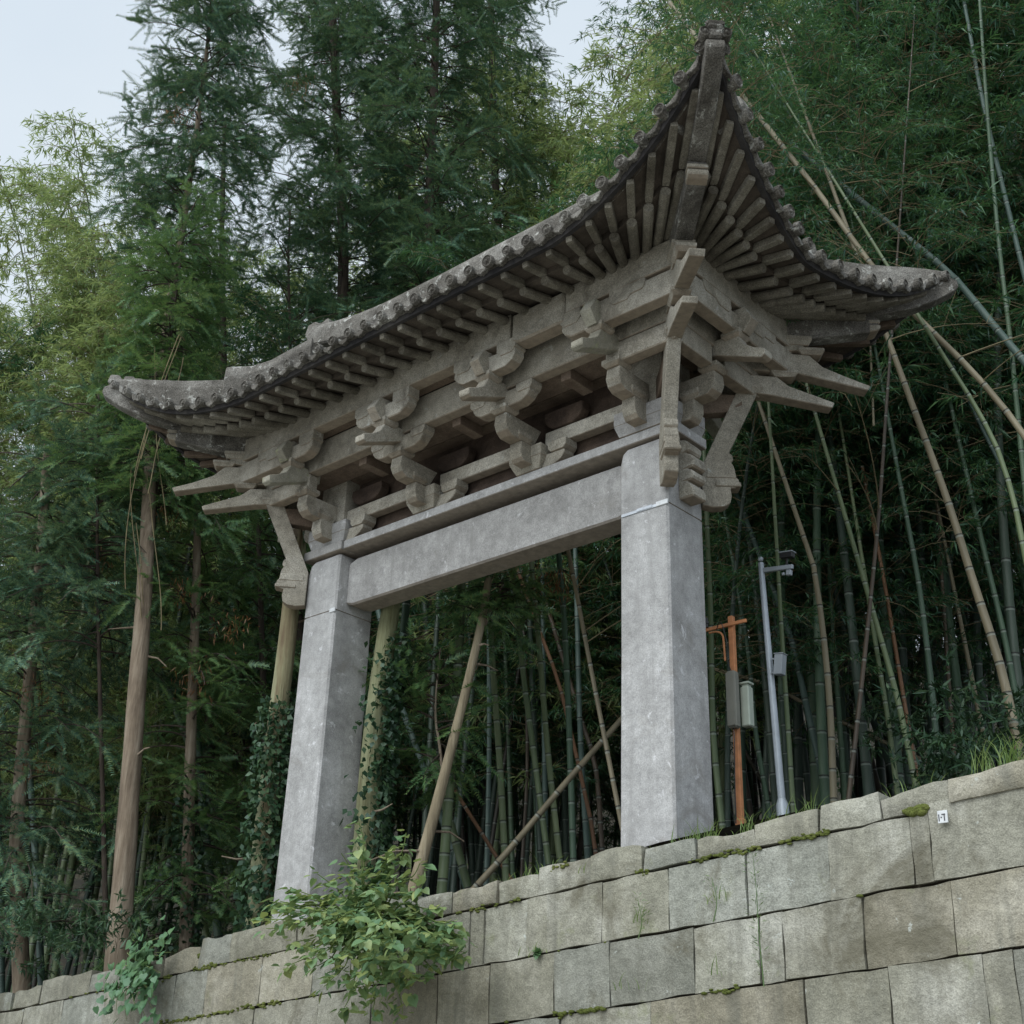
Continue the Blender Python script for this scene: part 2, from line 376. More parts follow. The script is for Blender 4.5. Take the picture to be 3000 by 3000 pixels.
    def lump(x, s, r):
        b = len(V)
        for v in iv: V.append((x + v.x * r * 1.5 * R_.uniform(.7, 1.2), WY - .015 + v.y * r * .8, wz(x, s) + v.z * r * R_.uniform(.5, .9)))
        F.extend([[i + b for i in q] for q in idx])
    def run(x0, x1, s, n, r=.016):
        for _ in range(n): lump(R_.uniform(x0, x1), s + R_.gauss(0, .010), R_.uniform(.4, 1) * r)
    run(3.1, 3.3, -.058, 35); run(3.0, 3.2, -.058, 16); run(2.35, 2.6, -.06, 22); run(2.55, 2.85, -.058, 26); run(1.95, 2.05, -.05, 12)
    run(-3.4, -1.4, -.43, 130, .02); run(-2.6, -2.3, -.05, 40, .024); run(-2.3, -1.5, -.06, 30); run(.5, 1.0, -.06, 18)
    run(3.78, 3.9, -.04, 30, .03); run(1.3, 1.7, -.812, 30, .02); run(2.4, 2.75, -.812, 16); run(-4.2, -3.9, -.055, 8); run(-3.2, -2.9, -.07, 12, .02); run(-1.2, .2, -.06, 24); run(1.25, 1.4, .1, 14, .016); run(-2.56, -2.5, .05, 16, .02)
    for _ in range(60):
        lump(R_.uniform(-10, 8), R_.choice([-.058, -.432, -.812, -1.172]), R_.uniform(.008, .018))
    tag(link('moss', pymesh('moss', V, F, M['moss'], True), root, off), kind='stuff')
build_wall()
def wall_tag():
    p = atY(2762, 2393, WY - .042); t = empty('survey_tag', p)
    tag(t, 'small white numbered tag stuck on the joint near the right end of the wall', 'tag')
    link('plate', bevelled('plate', *box(-.028, .028, -.004, .004, -.033, .033), M['white'], .002), t)
    parts = [box(-.022, -.017, -.0065, -.0045, -.022, .014), box(-.004, .016, -.0065, -.0045, .010, .015), box(.008, .013, -.0065, -.0045, -.022, .010), box(-.010, -.003, -.0065, -.0045, -.005, 0)]
    link('digits', pymesh('digits', *join(parts), M['ink']), t)
wall_tag()
# ------------------------------------------------------------------ the stone gateway
W, D = 2.03, .45
GOFF = Vector((0, -.225, 0))
gate = empty('stone_gateway', (0, .225, 0))
tag(gate, 'old carved stone gateway of two square columns under a hipped roof with upturned corners', 'gateway')
def part(name, V, F, mat, bev=.006, parent=None, smooth=False):
    me = bevelled(name, V, F, mat, bev, jit=.0045 if bev and mat is not M['granite'] else .002)
    if smooth:
        for p in me.polygons: p.use_smooth = True
    return link(name, me, parent or gate, GOFF if parent is None else None)
def T(side):
    if side == 0: return lambda s, o, z: (s, -o, z)                 # front
    if side == 1: return lambda s, o, z: (W + o, D / 2 + s, z)      # right
    if side == 2: return lambda s, o, z: (-s, D + o, z)             # back
    return lambda s, o, z: (-W - o, D / 2 - s, z)                   # left
HS = [W, D / 2, W, D / 2]
SIDES = range(4)
def tbox(t, s0, s1, o0, o1, z0, z1):
    return prism([t(s0, o1, z0), t(s1, o1, z0), t(s1, o0, z0), t(s0, o0, z0)], [t(s0, o1, z1), t(s1, o1, z1), t(s1, o0, z1), t(s0, o0, z1)])
def oprof(t, s0, s1, pts):      # outline in (offset, z), thickness along s
    return prism([t(s0, a, b) for a, b in pts], [t(s1, a, b) for a, b in pts])
def sprof(t, o0, o1, pts):      # outline in (s, z), thickness along offset
    return prism([t(a, o0, b) for a, b in pts], [t(a, o1, b) for a, b in pts])

# columns: slightly battered shafts with rounded shoulders
CX0, CX1 = 1.60, 2.035
for sg in (-1, 1):
    a, b = sorted((sg * CX0, sg * CX1))
    def ring(z, i=0, c=.017): return [(a + i + c, i, z), (b - i - c, i, z), (b - i, i + c, z), (b - i, D - i - c, z), (b - i - c, D - i, z), (a + i + c, D - i, z), (a + i, D - i - c, z), (a + i, i + c, z)]
    V, F = [], []
    zs = [(-.9, -.02), (.6, -.008), (1.7, -.002), (2.768, 0), (2.772, .008), (2.778, .008), (2.782, 0), (3.20, 0), (3.29, .012), (3.335, .035), (3.356, .075)]
    for z, i in zs: V += ring(z, i)
    F = [list(range(8))[::-1], [len(V) - 8 + i for i in range(8)]]
    for k in range(len(zs) - 1):
        for i in range(8): F.append([8 * k + i, 8 * k + (i + 1) % 8, 8 * k + 8 + (i + 1) % 8, 8 * k + 8 + i])
    bm = bmesh.new(); vs = [bm.verts.new(v) for v in V]
    for f in F: bm.faces.new([vs[i] for i in f])
    bmesh.ops.recalc_face_normals(bm, faces=bm.faces)
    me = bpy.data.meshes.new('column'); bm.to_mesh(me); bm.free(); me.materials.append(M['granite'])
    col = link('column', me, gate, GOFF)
    # thin steel strap
    if sg > 0:
        P = [(CX0 - .004, -.005), (CX1 + .002, -.006)]
        link('strap', bevelled('strap', *box(CX0 + .02, CX1 - .03, -.007, .004, 2.764, 2.786), M['steel'], 0), col)
        link('strap_clip', bevelled('strap_clip', *box(CX1 - .10, CX1 + .004, -.010, .004, 2.762, 2.800), M['white'], .002), col)
        link('strap_clip', bevelled('strap_clip', *box(CX0 + .16, CX0 + .30, -.0105, .004, 2.768, 2.792), M['steel'], .002), col)
        tag(col, 'right column with bright steel strap near its top')
    else:
        link('strap_clip', bevelled('strap_clip', *box(-CX0 - .068, -CX0 + .006, -.009, .004, 2.755, 2.792), M['white'], .002), col)
        tag(col, 'left column with a small white clip near its top')
# lintel with softly rounded ends
pts = [(-1.6, 2.86), (-1.5, 2.832), (1.5, 2.832), (1.6, 2.86), (1.6, 3.25), (1.5, 3.285), (-1.5, 3.285), (-1.6, 3.25)]
V, F = prism([(a, .112, b) for a, b in pts], [(a, D - .09, b) for a, b in pts])
part('lintel', V, F, M['granite'], .014)
# slab on top of the lintel, broken over the left column as in the picture
for (x0, x1, y0, y1, z0, z1) in [(-2.115, -1.585, -.012, D + .012, 3.358, 3.448), (-1.58, 2.10, .012, D - .012, 3.362, 3.445)]:
    part('cap_slab', *box(x0, x1, y0, y1, z0, z1), M['granite'], .008)

# corner braces on the diagonals: slanted strut ending in a carved scroll
def diag(cx, cy):
    sx, sy = (1 if cx > 0 else -1), (1 if cy > .2 else -1)
    def f(off, lat, z):                                             # lat: sideways from the diagonal plane
        return (sx * (W + off) + lat * .7071 * sx, (D + off if sy > 0 else -off) - lat * .7071 * sy, z)
    return f
BR = [(.205, 3.885), (.325, 3.885), (.150, 3.345), (.168, 3.325), (.172, 3.285), (.158, 3.262), (.172, 3.235), (.180, 3.190), (.168, 3.155), (.196, 3.125), (.200, 3.085), (.178, 3.052), (.150, 3.045),
      (.155, 2.985), (.146, 2.925), (.112, 2.890), (.060, 2.882), (.0, 2.895), (.0, 3.22)]
for cx in (-1, 1):
    for cy in (0, 1):
        f = diag(cx, cy); h = .052
        V, F = prism([f(a, -h, z) for a, z in BR], [f(a, h, z) for a, z in BR])
        b = part('corner_brace', V, F, M['carved'], .004)
        # raised collar and moulding on the scroll
        V, F = join([prism([f(a, -h - .012, z) for a, z in [(.07, 3.055), (.207, 3.06), (.205, 3.095), (.07, 3.09)]], [f(a, h + .012, z) for a, z in [(.07, 3.055), (.207, 3.06), (.205, 3.095), (.07, 3.09)]]),
                     prism([f(a, -h - .006, z) for a, z in [(.02, 3.125), (.185, 3.13), (.175, 3.20), (.03, 3.19)]], [f(a, h + .006, z) for a, z in [(.02, 3.125), (.185, 3.13), (.175, 3.20), (.03, 3.19)]])])
        link('scroll_band', bevelled('scroll_band', V, F, M['carved'], .006), b)
        V, F = join([prism([f(.27 + u, v, 3.885) for u, v in ((-.06, -.055), (.06, -.055), (.06, .055), (-.06, .055))], [f(.27 + u, v, 3.925) for u, v in ((-.082, -.075), (.082, -.075), (.082, .075), (-.082, .075))]),
                     prism([f(.27 + u, v, 3.925) for u, v in ((-.082, -.075), (.082, -.075), (.082, .075), (-.082, .075))], [f(.27 + u, v, 3.955) for u, v in ((-.082, -.075), (.082, -.075), (.082, .075), (-.082, .075))])])
        link('brace_cap', bevelled('brace_cap', V, F, M['carved'], .003), b)
# ribbed side consoles under the slab ends
CP = [(.0, 3.34), (.075, 3.32), (.115, 3.27), (.105, 3.225), (.065, 3.215), (.12, 3.19), (.150, 3.14), (.135, 3.09), (.075, 3.08), (.125, 3.06), (.145, 3.02), (.12, 2.985), (.07, 2.98), (.115, 2.95), (.135, 2.90), (.135, 2.845), (.02, 2.845), (0, 2.85)]
for sd in (1, 3):
    t = T(sd); V, F = oprof(t, -.085, .085, CP)
    part('side_console', V, F, M['carved'], .012)

# ---------------- bracket sets
def cup(t, s, o, z, w=.15, h=.085, parent=None):
    a, b = w / 2, w / 2 * .70
    q = lambda k, zz: [t(s - k, o + k, zz), t(s + k, o + k, zz), t(s + k, o - k, zz), t(s - k, o - k, zz)]
    A = prism(q(b, z), q(a, z + h * .42)); B = prism(q(a, z + h * .42), q(a, z + h)); return join([A, B])
def gong(c, hw, z0, z1, e=.8):      # boat shaped arm outline around centre c
    h = z1 - z0
    return [(c - hw, z1), (c - hw - .002, z0 + h * .55), (c - hw + .035, z0 + h * .22), (c - hw + .10, z0), (c + hw - .10, z0), (c + hw - .035, z0 + h * .22), (c + hw + .002, z0 + h * .55), (c + hw, z1)]
A1 = [(-.10, 3.655), (.150, 3.655), (.155, 3.575), (.135, 3.520), (.105, 3.487), (-.02, 3.487)]
A2 = [(-.10, 3.835), (.335, 3.835), (.345, 3.745), (.315, 3.690), (.265, 3.655), (.0, 3.655)]
ANG = [(.20, 3.985), (.36, 3.955), (.735, 3.795), (.770, 3.815), (.772, 3.865), (.68, 3.905), (.600, 3.960), (.560, 4.03), (.545, 4.088), (.20, 4.088)]
NOSE = [(.44, 4.185), (.60, 4.075), (.68, 4.17), (.615, 4.285), (.44, 4.30)]
def bracket(t, c, short=False, kind='mid', mat='carved'):
    z = 3.447
    if kind == 'mid':
        q = lambda k, o0, o1, zz: [t(c - k, o1, zz), t(c + k, o1, zz), t(c + k, o0, zz), t(c - k, o0, zz)]
        V, F = join([prism(q(.125, -D / 2 + .05, -.01, z), q(.172, -D / 2 + .02, .035, z + .10)), prism(q(.172, -D / 2 + .02, .035, z + .10), q(.172, -D / 2 + .02, .035, z + .205))])
        part('bearing_block', V, F, M[mat], .004)
    part('bracket_arm', *oprof(t, c - .062, c + .062, A1), M[mat], .004)
    part('bracket_arm', *oprof(t, c - .064, c + .064, A2), M[mat], .004)
    part('small_block', *cup(t, c, .115, 3.655, .165, .075), M[mat], .003)
    part('small_block', *cup(t, c, .290, 3.835, .170, .070), M[mat], .003)
    if not short:
        part('cross_arm', *sprof(t, .235, .345, gong(c, .31, 3.875, 4.02)), M[mat], .006)
        for d in (-.25, .25): part('small_block', *sprof(t, .225, .352, [(c + d - .085, 4.045), (c + d - .085, 4.0), (c + d - .06, 3.965), (c + d + .06, 3.965), (c + d + .085, 4.0), (c + d + .085, 4.045)]), M[mat], .003)
    part('beak', *oprof(t, c - .055, c + .055, ANG), M['mossy' if kind == 'col' else mat], .005)
    part('small_block', *cup(t, c, .50, 4.045, .165, .065), M[mat], .003)
    part('cross_arm', *sprof(t, .445, .555, gong(c, .33, 4.095, 4.245)), M[mat], .006)
    for d in (-.24, .24): part('small_block', *sprof(t, .436, .564, [(c + d - .10, 4.325), (c + d - .10, 4.24), (c + d - .06, 4.20), (c + d + .06, 4.20), (c + d + .10, 4.24), (c + d + .10, 4.325)]), M[mat], .004)
    part('nose_block', *oprof(t, c - .05, c + .05, NOSE), M['mossy' if kind == 'col' else mat], .005)
CF_ = [-.55, .66]
for sd in (0, 2):
    t = T(sd)
    for c in (CF_ if sd == 0 else [-.6, .6]): bracket(t, c)
    for c in (-1.80, 1.80): bracket(t, c, True, 'col')
for sd in (1, 3): bracket(T(sd), 0, True, 'side')
# blocks and posts over the columns
for sg in (-1, 1):
    q = lambda k, j, z: [(sg * 1.815 - k, -j, z), (sg * 1.815 + k, -j, z), (sg * 1.815 + k, D + j, z), (sg * 1.815 - k, D + j, z)]
    V, F = join([prism(q(.225, -.01, 3.447), q(.262, .012, 3.545)), prism(q(.262, .012, 3.545), q(.262, .012, 3.655))])
    part('bearing_block', V, F, M['granite'], .005)
    part('king_post', *box(sg * 1.815 - .17, sg * 1.815 + .17, .03, D - .03, 3.655, 4.40), M['carved'], .008)
# beams: slot beam in the wall plane, first and second tiers all round
for (x0, x1) in [(-1.65, -.67), (-.43, .54), (.78, 1.65)]:
    for y0, y1 in ((.075, .175), (D - .175, D - .075)):
        part('wall_beam', *box(x0, x1, y0, y1, 3.660, 3.790), M['carved'], .005)
part('wall_panel', *box(-1.65, 1.65, .20, .25, 3.447, 4.10), M['inner'], 0)
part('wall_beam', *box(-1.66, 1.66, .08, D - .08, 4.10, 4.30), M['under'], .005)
# arms in the wall plane beside the bearing blocks, each with a small block under the wall beam
for c, l in ((-.55, .36), (.66, .36), (-1.80, .44)):
    t = T(0); sg = 1 if l > 0 else -1; P_ = [(c, 3.565), (c, 3.449), (c + l - sg * .12, 3.449), (c + l - sg * .04, 3.485), (c + l, 3.535), (c + l, 3.565)]
    part('wall_arm', *sprof(t, -.155, -.035, P_), M['carved'], .005)
    d = c + l - sg * .07; part('small_block', *sprof(t, -.168, -.022, [(d - .065, 3.565), (d + .065, 3.565), (d + .095, 3.60), (d + .095, 3.658), (d - .095, 3.658), (d - .095, 3.60)]), M['carved'], .003)
for x in (-1.38, -.28, .98):        # carved arms above the wall beam, their shade put into near-black stone
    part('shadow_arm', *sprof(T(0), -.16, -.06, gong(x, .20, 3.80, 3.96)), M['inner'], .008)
for sd in SIDES:
    t = T(sd); H = HS[sd]
    e = H + .345 if sd in (0, 2) else H + .235
    cuts1 = {0: [-2.375, 2.375]}.get(sd, [-e, e])
    part('tier_beam', *tbox(t, -e, e, .235, .345, 4.045, 4.335), M['carved'], .006)
    for sg in (-1, 1):      # lower corner beam of the first tier
        a, b = sorted((sg * (H + (.345 if sd in (0, 2) else .235)), sg * (H - .30 if sd in (0, 2) else .085)))
        if b - a > .05: part('corner_beam', *tbox(t, a, b, .236, .344, 3.872, 4.04), M['carved'], .006)
        a, b = sorted((sg * (H + (.555 if sd in (0, 2) else .445)), sg * (H - .28 if sd in (0, 2) else .13)))
        part('corner_beam', *tbox(t, a, b, .446, .554, 4.092, 4.30), M['carved'], .006)
        part('small_block', *sprof(t, .438, .5615, [(a + (b - a) * .5 - .1, 4.325), (a + (b - a) * .5 - .1, 4.27), (a + (b - a) * .5 - .07, 4.235), (a + (b - a) * .5 + .07, 4.235), (a + (b - a) * .5 + .1, 4.27), (a + (b - a) * .5 + .1, 4.325)]), M['carved'], .004)
    e2 = H + (.56 if sd in (0, 2) else .44)
    if sd == 0:             # the eave beam has broken between the second bracket and the right column
        part('eave_beam', *tbox(t, -e2, .935, .44, .56, 4.325, 4.56), M['carved'], .008)
        V, F = sprof(t, .43, .575, [(.965, 4.53), (.965, 4.315), (.985, 4.27), (1.04, 4.245), (1.50, 4.25), (1.50, 4.53)])
        part('eave_beam', V, F, M['carved'], .012)
        part('eave_beam', *tbox(t, 1.505, e2, .44, .56, 4.325, 4.56), M['carved'], .006)
    else: part('eave_beam', *tbox(t, -e2, e2, .44, .56, 4.325, 4.56), M['carved'], .006)
    # soffit boards between the tiers
    ea, eb = (H + .23, H + .44) if sd in (0, 2) else (H + .0, H + .34)
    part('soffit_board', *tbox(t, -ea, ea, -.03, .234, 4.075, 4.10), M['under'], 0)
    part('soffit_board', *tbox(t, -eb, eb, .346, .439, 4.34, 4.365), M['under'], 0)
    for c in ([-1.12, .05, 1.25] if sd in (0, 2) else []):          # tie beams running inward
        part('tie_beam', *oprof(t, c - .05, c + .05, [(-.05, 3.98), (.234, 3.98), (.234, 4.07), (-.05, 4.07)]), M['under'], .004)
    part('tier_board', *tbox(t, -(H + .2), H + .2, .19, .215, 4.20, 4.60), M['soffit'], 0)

# corner sets: diagonal struts, beaks, posts
B1 = [(.20, 3.90), (.40, 3.875), (.736, 3.79), (.750, 3.835), (.62, 3.905), (.50, 3.97), (.44, 4.045), (.20, 4.06)]
B2 = [(.20, 4.10), (.56, 4.085), (.945, 3.965), (.962, 4.01), (.83, 4.08), (.70, 4.16), (.63, 4.26), (.20, 4.28)]
HB1 = [(.0, 4.44), (.45, 4.36), (.98, 4.50), (1.03, 4.53), (1.045, 4.62), (1.03, 4.66), (.0, 4.60)]
HB2 = [(.55, 4.60), (1.02, 4.665), (1.25, 4.755), (1.40, 4.855), (1.515, 4.955), (1.540, 5.0), (1.535, 5.06), (1.50, 5.085), (1.40, 5.07), (1.1, 4.92), (.55, 4.76)]
for cx in (-1, 1):
    for cy in (0, 1):
        f = diag(cx, cy)
        def dp(name, pts, h, mat='carved', bev=.005): return part(name, *prism([f(a, -h, z) for a, z in pts], [f(a, h, z) for a, z in pts]), M[mat], bev)
        dp('corner_beak', B1, .055); dp('corner_beak', B2, .055)
        dp('corner_arm', [(-.10, 3.86), (.24, 3.86), (.24, 3.77), (.14, 3.70), (-.10, 3.66)], .05, 'under')
        q = lambda o, k, z: [f(o + u, v, z) for u, v in ((-k, -k), (k, -k), (k, k), (-k, k))]
        for (o, z) in ((.48, 4.045), (.64, 4.262)): part('small_block', *join([prism(q(o, .055, z), q(o, .075, z + .03)), prism(q(o, .075, z + .03), q(o, .075, z + .06))]), M['carved'], .003)
        # upright bearing piece below the hip beam
        dp('hip_post', [(.50, 4.28), (.60, 4.30), (.60, 4.42), (.55, 4.52), (.42, 4.52), (.42, 4.28)], .06)
        part('hip_cap', *join([prism(q(.56, .065, 4.345), q(.56, .085, 4.385)), prism(q(.56, .085, 4.385), q(.56, .085, 4.42))]), M['carved'], .003)
        hb = dp('hip_beam', HB1, .068, 'tile', .006); dp('hip_beam', HB2, .062, 'tile', .006)
        # mouldings at the nose of the lower hip beam
        V, F = join([prism([f(a, -.073, z) for a, z in pp], [f(a, .073, z) for a, z in pp]) for pp in ([(.985, 4.505), (1.028, 4.518), (1.048, 4.54), (1.052, 4.575), (.985, 4.57)], [(.985, 4.585), (1.05, 4.59), (1.05, 4.625), (.985, 4.62)])])
        link('beam_moulding', bevelled('beam_moulding', V, F, M['carved'], .005), hb)

# ---------------- eaves: boards, rafters, tiles
O0, OA, EZ, EB, LN = 1.152, .347, 4.547, .633, 1.694
def kk(H, s): return max(0, min(.93, 1 - (H + O0 + OA - abs(s)) / LN))
def eave(H, s):
    k = kk(H, s); return O0 + OA * k ** 1.1, EZ + EB * k ** 2.5
def rs(H, s):                                   # where the rafter under eave point s starts
    S = H + O0 + OA; s0 = max(.25, S - 1.8); a = abs(s)
    if a <= s0: return s
    return math.copysign(s0 + (a - s0) * (H + .48 - s0) / (S - s0), s)
def P3(H, s, v, dz=0):                          # v 0 root, 1 knee, 2 eave edge
    k = kk(H, s); oe, ze = eave(H, s); r = rs(H, s)
    kr = max(0, 1 - (H + .5 - abs(r)) / .75) if abs(r) > H - .25 else 0
    root = (r, .50, 4.575 + .10 * k ** 2)
    ko = .87 + .16 * k; f = (ko - .5) / (oe - .5); knee = (r + (s - r) * f, ko, 4.48 + .245 * k ** 2)
    edge = (s, oe - .025, ze - .055)
    a, b, u = (root, knee, v) if v <= 1 else (knee, edge, v - 1)
    return tuple(p + (q - p) * u for p, q in zip(a, b))[:2] + (a[2] + (b[2] - a[2]) * u + dz,)
def unit_rafter(name, n, mat, sq=False):
    if sq:
        V, F = prism([(0, -.5, -.5), (0, .5, -.5), (0, .5, .5), (0, -.5, .5)], [(1, -.5, -.42), (1, .5, -.42), (1, .5, .5), (1, -.5, .5)])
        return bevelled(name, V, F, mat, .07)
    a = [2 * math.pi * i / n for i in range(n)]
    V, F = prism([(0, .5 * math.cos(t), .5 * math.sin(t)) for t in a], [(1, .5 * math.cos(t), .5 * math.sin(t)) for t in a])
    return bevelled(name, V, F, mat, .02)
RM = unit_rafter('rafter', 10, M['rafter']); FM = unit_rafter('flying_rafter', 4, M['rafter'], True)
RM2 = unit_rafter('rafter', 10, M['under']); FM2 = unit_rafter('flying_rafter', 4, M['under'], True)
def place(name, me, p0, p1, th, parent=gate, roll=0):
    p0, p1 = Vector(p0), Vector(p1); d = p1 - p0; L = d.length; d.normalize()
    s = Vector((0, 0, 1)).cross(d).normalized(); u = d.cross(s)
    m = Matrix((d * L, s * th[0], u * th[1])).transposed().to_4x4(); m.translation = p0 + GOFF
    o = bpy.data.objects.new(name, me); COL.objects.link(o); o.parent = parent; o.matrix_local = m; return o
# medallion tile end and drip tile (outward = +X)
def disc_mesh():
    n = 12; V, F = [], []
    rings = [(-.03, 1), (.010, 1), (.014, .86), (.004, .78), (.004, .58), (.012, .48), (.006, .34), (.016, .22)]
    for q, (x, r) in enumerate(rings):
        for i in range(n):
            rr = r * (1 + (.10 * (1 if i % 2 else -1) if q in (4, 5, 6) else 0)); V.append((x, .047 * rr * math.cos(2 * math.pi * i / n), .047 * rr * math.sin(2 * math.pi * i / n)))
    for k in range(len(rings) - 1):
        for i in range(n): F.append([k * n + i, k * n + (i + 1) % n, (k + 1) * n + (i + 1) % n, (k + 1) * n + i])
    V.append((.019, 0, 0)); c = len(V) - 1; F += [[(len(rings) - 1) * n + i, (len(rings) - 1) * n + (i + 1) % n, c] for i in range(n)]
    return pymesh('tile_end', V, F, M['tile'])
def drip_mesh():
    pts = [(-.072, .022), (-.068, -.008), (-.048, -.016), (-.034, -.032), (-.014, -.034), (0, -.047), (.014, -.034), (.034, -.032), (.048, -.016), (.068, -.008), (.072, .022), (.03, .008), (-.03, .008)]
    V, F = prism([(-.030, a, b) for a, b in pts], [(.010, a, b) for a, b in pts]); 
    return bevelled('drip_tile', V, F, M['tile'], .003)
DM, DR = disc_mesh(), drip_mesh()
RIDGEX, ZR = 2.25, 5.86
def roof_z(H, s, o):                            # upper surface above point (s, o) of this side
    oe, ze = eave(H, s); tot = oe + D / 2; tau = max(0, min(1, (oe - o) / tot))
    k = kk(H, s) * (1 - tau) ** 2
    return EZ - .004 + EB * kk(H, s) ** 2.5 * (1 - tau) ** 2.2 + (ZR - EZ + .004) * (.40 * tau + .60 * tau * tau)
NR = {0: 31, 1: 17, 2: 31, 3: 17}
for sd in SIDES:
    t = T(sd); H = HS[sd]; S = H + O0 + OA; n = NR[sd]; E1 = S - .03
    N = 72 if sd in (0, 2) else 36
    # under-board, knee to edge and root to knee, and the dark fascia under the tiles
    V = []; F = []
    for i in range(N + 1):
        s = -E1 + 2 * E1 * i / N
        V += [t(*P3(H, s, 0)), t(*P3(H, s, 1)), t(*P3(H, s, 1, .05)), t(*P3(H, s, 2, .045)), t(*P3(H, s, 2, .0))]
        V[-5] = t(*P3(H, s, 0, 0))
    for i in range(N):
        a, b = 5 * i, 5 * i + 5
        F += [[a, a + 1, b + 1, b], [a + 1, a + 2, b + 2, b + 1], [a + 2, a + 4, b + 4, b + 2]]
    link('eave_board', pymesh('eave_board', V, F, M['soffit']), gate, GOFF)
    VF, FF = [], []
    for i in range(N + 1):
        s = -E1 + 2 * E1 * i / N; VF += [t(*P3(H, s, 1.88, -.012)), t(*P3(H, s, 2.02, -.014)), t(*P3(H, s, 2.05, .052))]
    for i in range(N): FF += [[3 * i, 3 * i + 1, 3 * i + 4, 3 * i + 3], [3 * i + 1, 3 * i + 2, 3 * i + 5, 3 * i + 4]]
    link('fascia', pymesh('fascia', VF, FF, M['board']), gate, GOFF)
    # board over the eave beam that fills up to the rising rafters
    V, F = [], []
    for i in range(N + 1):
        s = -E1 + 2 * E1 * i / N; r = P3(H, s, 0); V += [t(r[0], .515, 4.50), t(r[0], .505, r[2] + .01)]
    F = [[2 * i, 2 * i + 2, 2 * i + 3, 2 * i + 1] for i in range(N)]
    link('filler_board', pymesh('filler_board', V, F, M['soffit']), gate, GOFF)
    # rafters
    sp = 2 * (S - .17) / (n - 1)
    under = sd in (1, 2)
    for i in range(n):
        s = -(S - .17) + sp * i + rng.normal() * .006; k = kk(H, s)
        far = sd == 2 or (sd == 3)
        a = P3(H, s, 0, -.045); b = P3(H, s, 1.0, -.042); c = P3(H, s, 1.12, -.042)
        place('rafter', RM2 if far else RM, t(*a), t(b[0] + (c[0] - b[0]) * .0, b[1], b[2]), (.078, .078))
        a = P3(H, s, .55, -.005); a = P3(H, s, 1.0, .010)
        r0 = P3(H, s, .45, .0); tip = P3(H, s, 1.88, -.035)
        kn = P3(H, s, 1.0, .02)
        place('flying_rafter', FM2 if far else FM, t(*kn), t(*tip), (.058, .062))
    # upper roof surface
    V, F = [], []; nv = 10
    half = lambda o: max(S + (o - (O0 + OA)), RIDGEX if sd in (0, 2) else 0.0)
    cols = N
    for j in range(nv + 1):
        tau = j / nv
        for i in range(cols + 1):
            u = -1 + 2 * i / cols
            # follow the curved eave at j=0, run straight to ridge
            o_lin = (O0 + OA) * (1 - tau) + (-D / 2) * tau
            hh = half(o_lin); s = u * hh
            oe, ze = eave(H, s) if j == 0 else eave(H, max(-S, min(S, s)))
            o = o_lin + (oe - (O0 + OA)) * (1 - tau)
            if sd in (1, 3): o = max(o, RIDGEX - W)
            V.append(t(s, o, roof_z(H, max(-S, min(S, s)), o)))
    for j in range(nv):
        for i in range(cols): F.append([j * (cols + 1) + i, j * (cols + 1) + i + 1, (j + 1) * (cols + 1) + i + 1, (j + 1) * (cols + 1) + i])
    link('roof_slope', pymesh('roof_slope', V, F, M['tile'], True), gate, GOFF)
    # edge of the slope down to the fascia
    V, F = [], []
    for i in range(N + 1):
        s = -S + 2 * S * i / N; oe, ze = eave(H, s); V += [t(s, oe - .004, roof_z(H, s, oe)), t(s, oe - .006, ze - .02), t(s, oe - .10, ze - .04)]
    for i in range(N): F += [[3 * i, 3 * i + 1, 3 * i + 4, 3 * i + 3], [3 * i + 1, 3 * i + 2, 3 * i + 5, 3 * i + 4]]
    link('roof_edge', pymesh('roof_edge', V, F, M['tile']), gate, GOFF)
    # tile rows: a raised half-round line of tiles up the slope, with its medallion and the drip tile beside it
    m = 36 if sd in (0, 2) else 18; sp = 2 * (S - .085) / (m - 1)
    for i in range(m):
        s = -(S - .085) + sp * i; pts = []
        oe, ze = eave(H, s); lim = max(-D / 2 + .03, abs(s) - H + .02) if abs(s) > (RIDGEX if sd in (0, 2) else 0) else (-D / 2 + .05)
        if sd in (1, 3): lim = max(lim, RIDGEX - W + .03, abs(s) - H + .02)
        L = oe - lim
        if L < .06: lim = oe - .06
        K = 7 if L > .5 else 3
        for j in range(K): o = oe + .045 - (oe + .045 - lim) * j / (K - 1); pts.append(Vector(t(s, o, roof_z(H, s, min(o, oe)) + (0 if j else .002))))
        v, f, _ = tube(pts, .036, 8)
        row = link('tile_row', npmesh('tile_row', v, f, M['tile'], True), gate, GOFF)
        p0 = Vector(t(s, oe + .055, ze + .010)); ax = Vector(t(s, oe + 1, ze - .10 + .022)) - Vector(t(s, oe, ze + .022))
        d, sv, u = frame(ax); ang = rng.normal() * .5
        mm = (Matrix((d, -sv, u)).transposed() @ Matrix.Rotation(ang, 3, 'X')).to_4x4(); mm.translation = p0
        o = bpy.data.objects.new('tile_end', DM); COL.objects.link(o); o.parent = row; o.matrix_local = mm @ Matrix.Diagonal((1, 1, 1, 1)) 
        sc = rng.uniform(.92, 1.08); o.scale = (1, sc, sc)
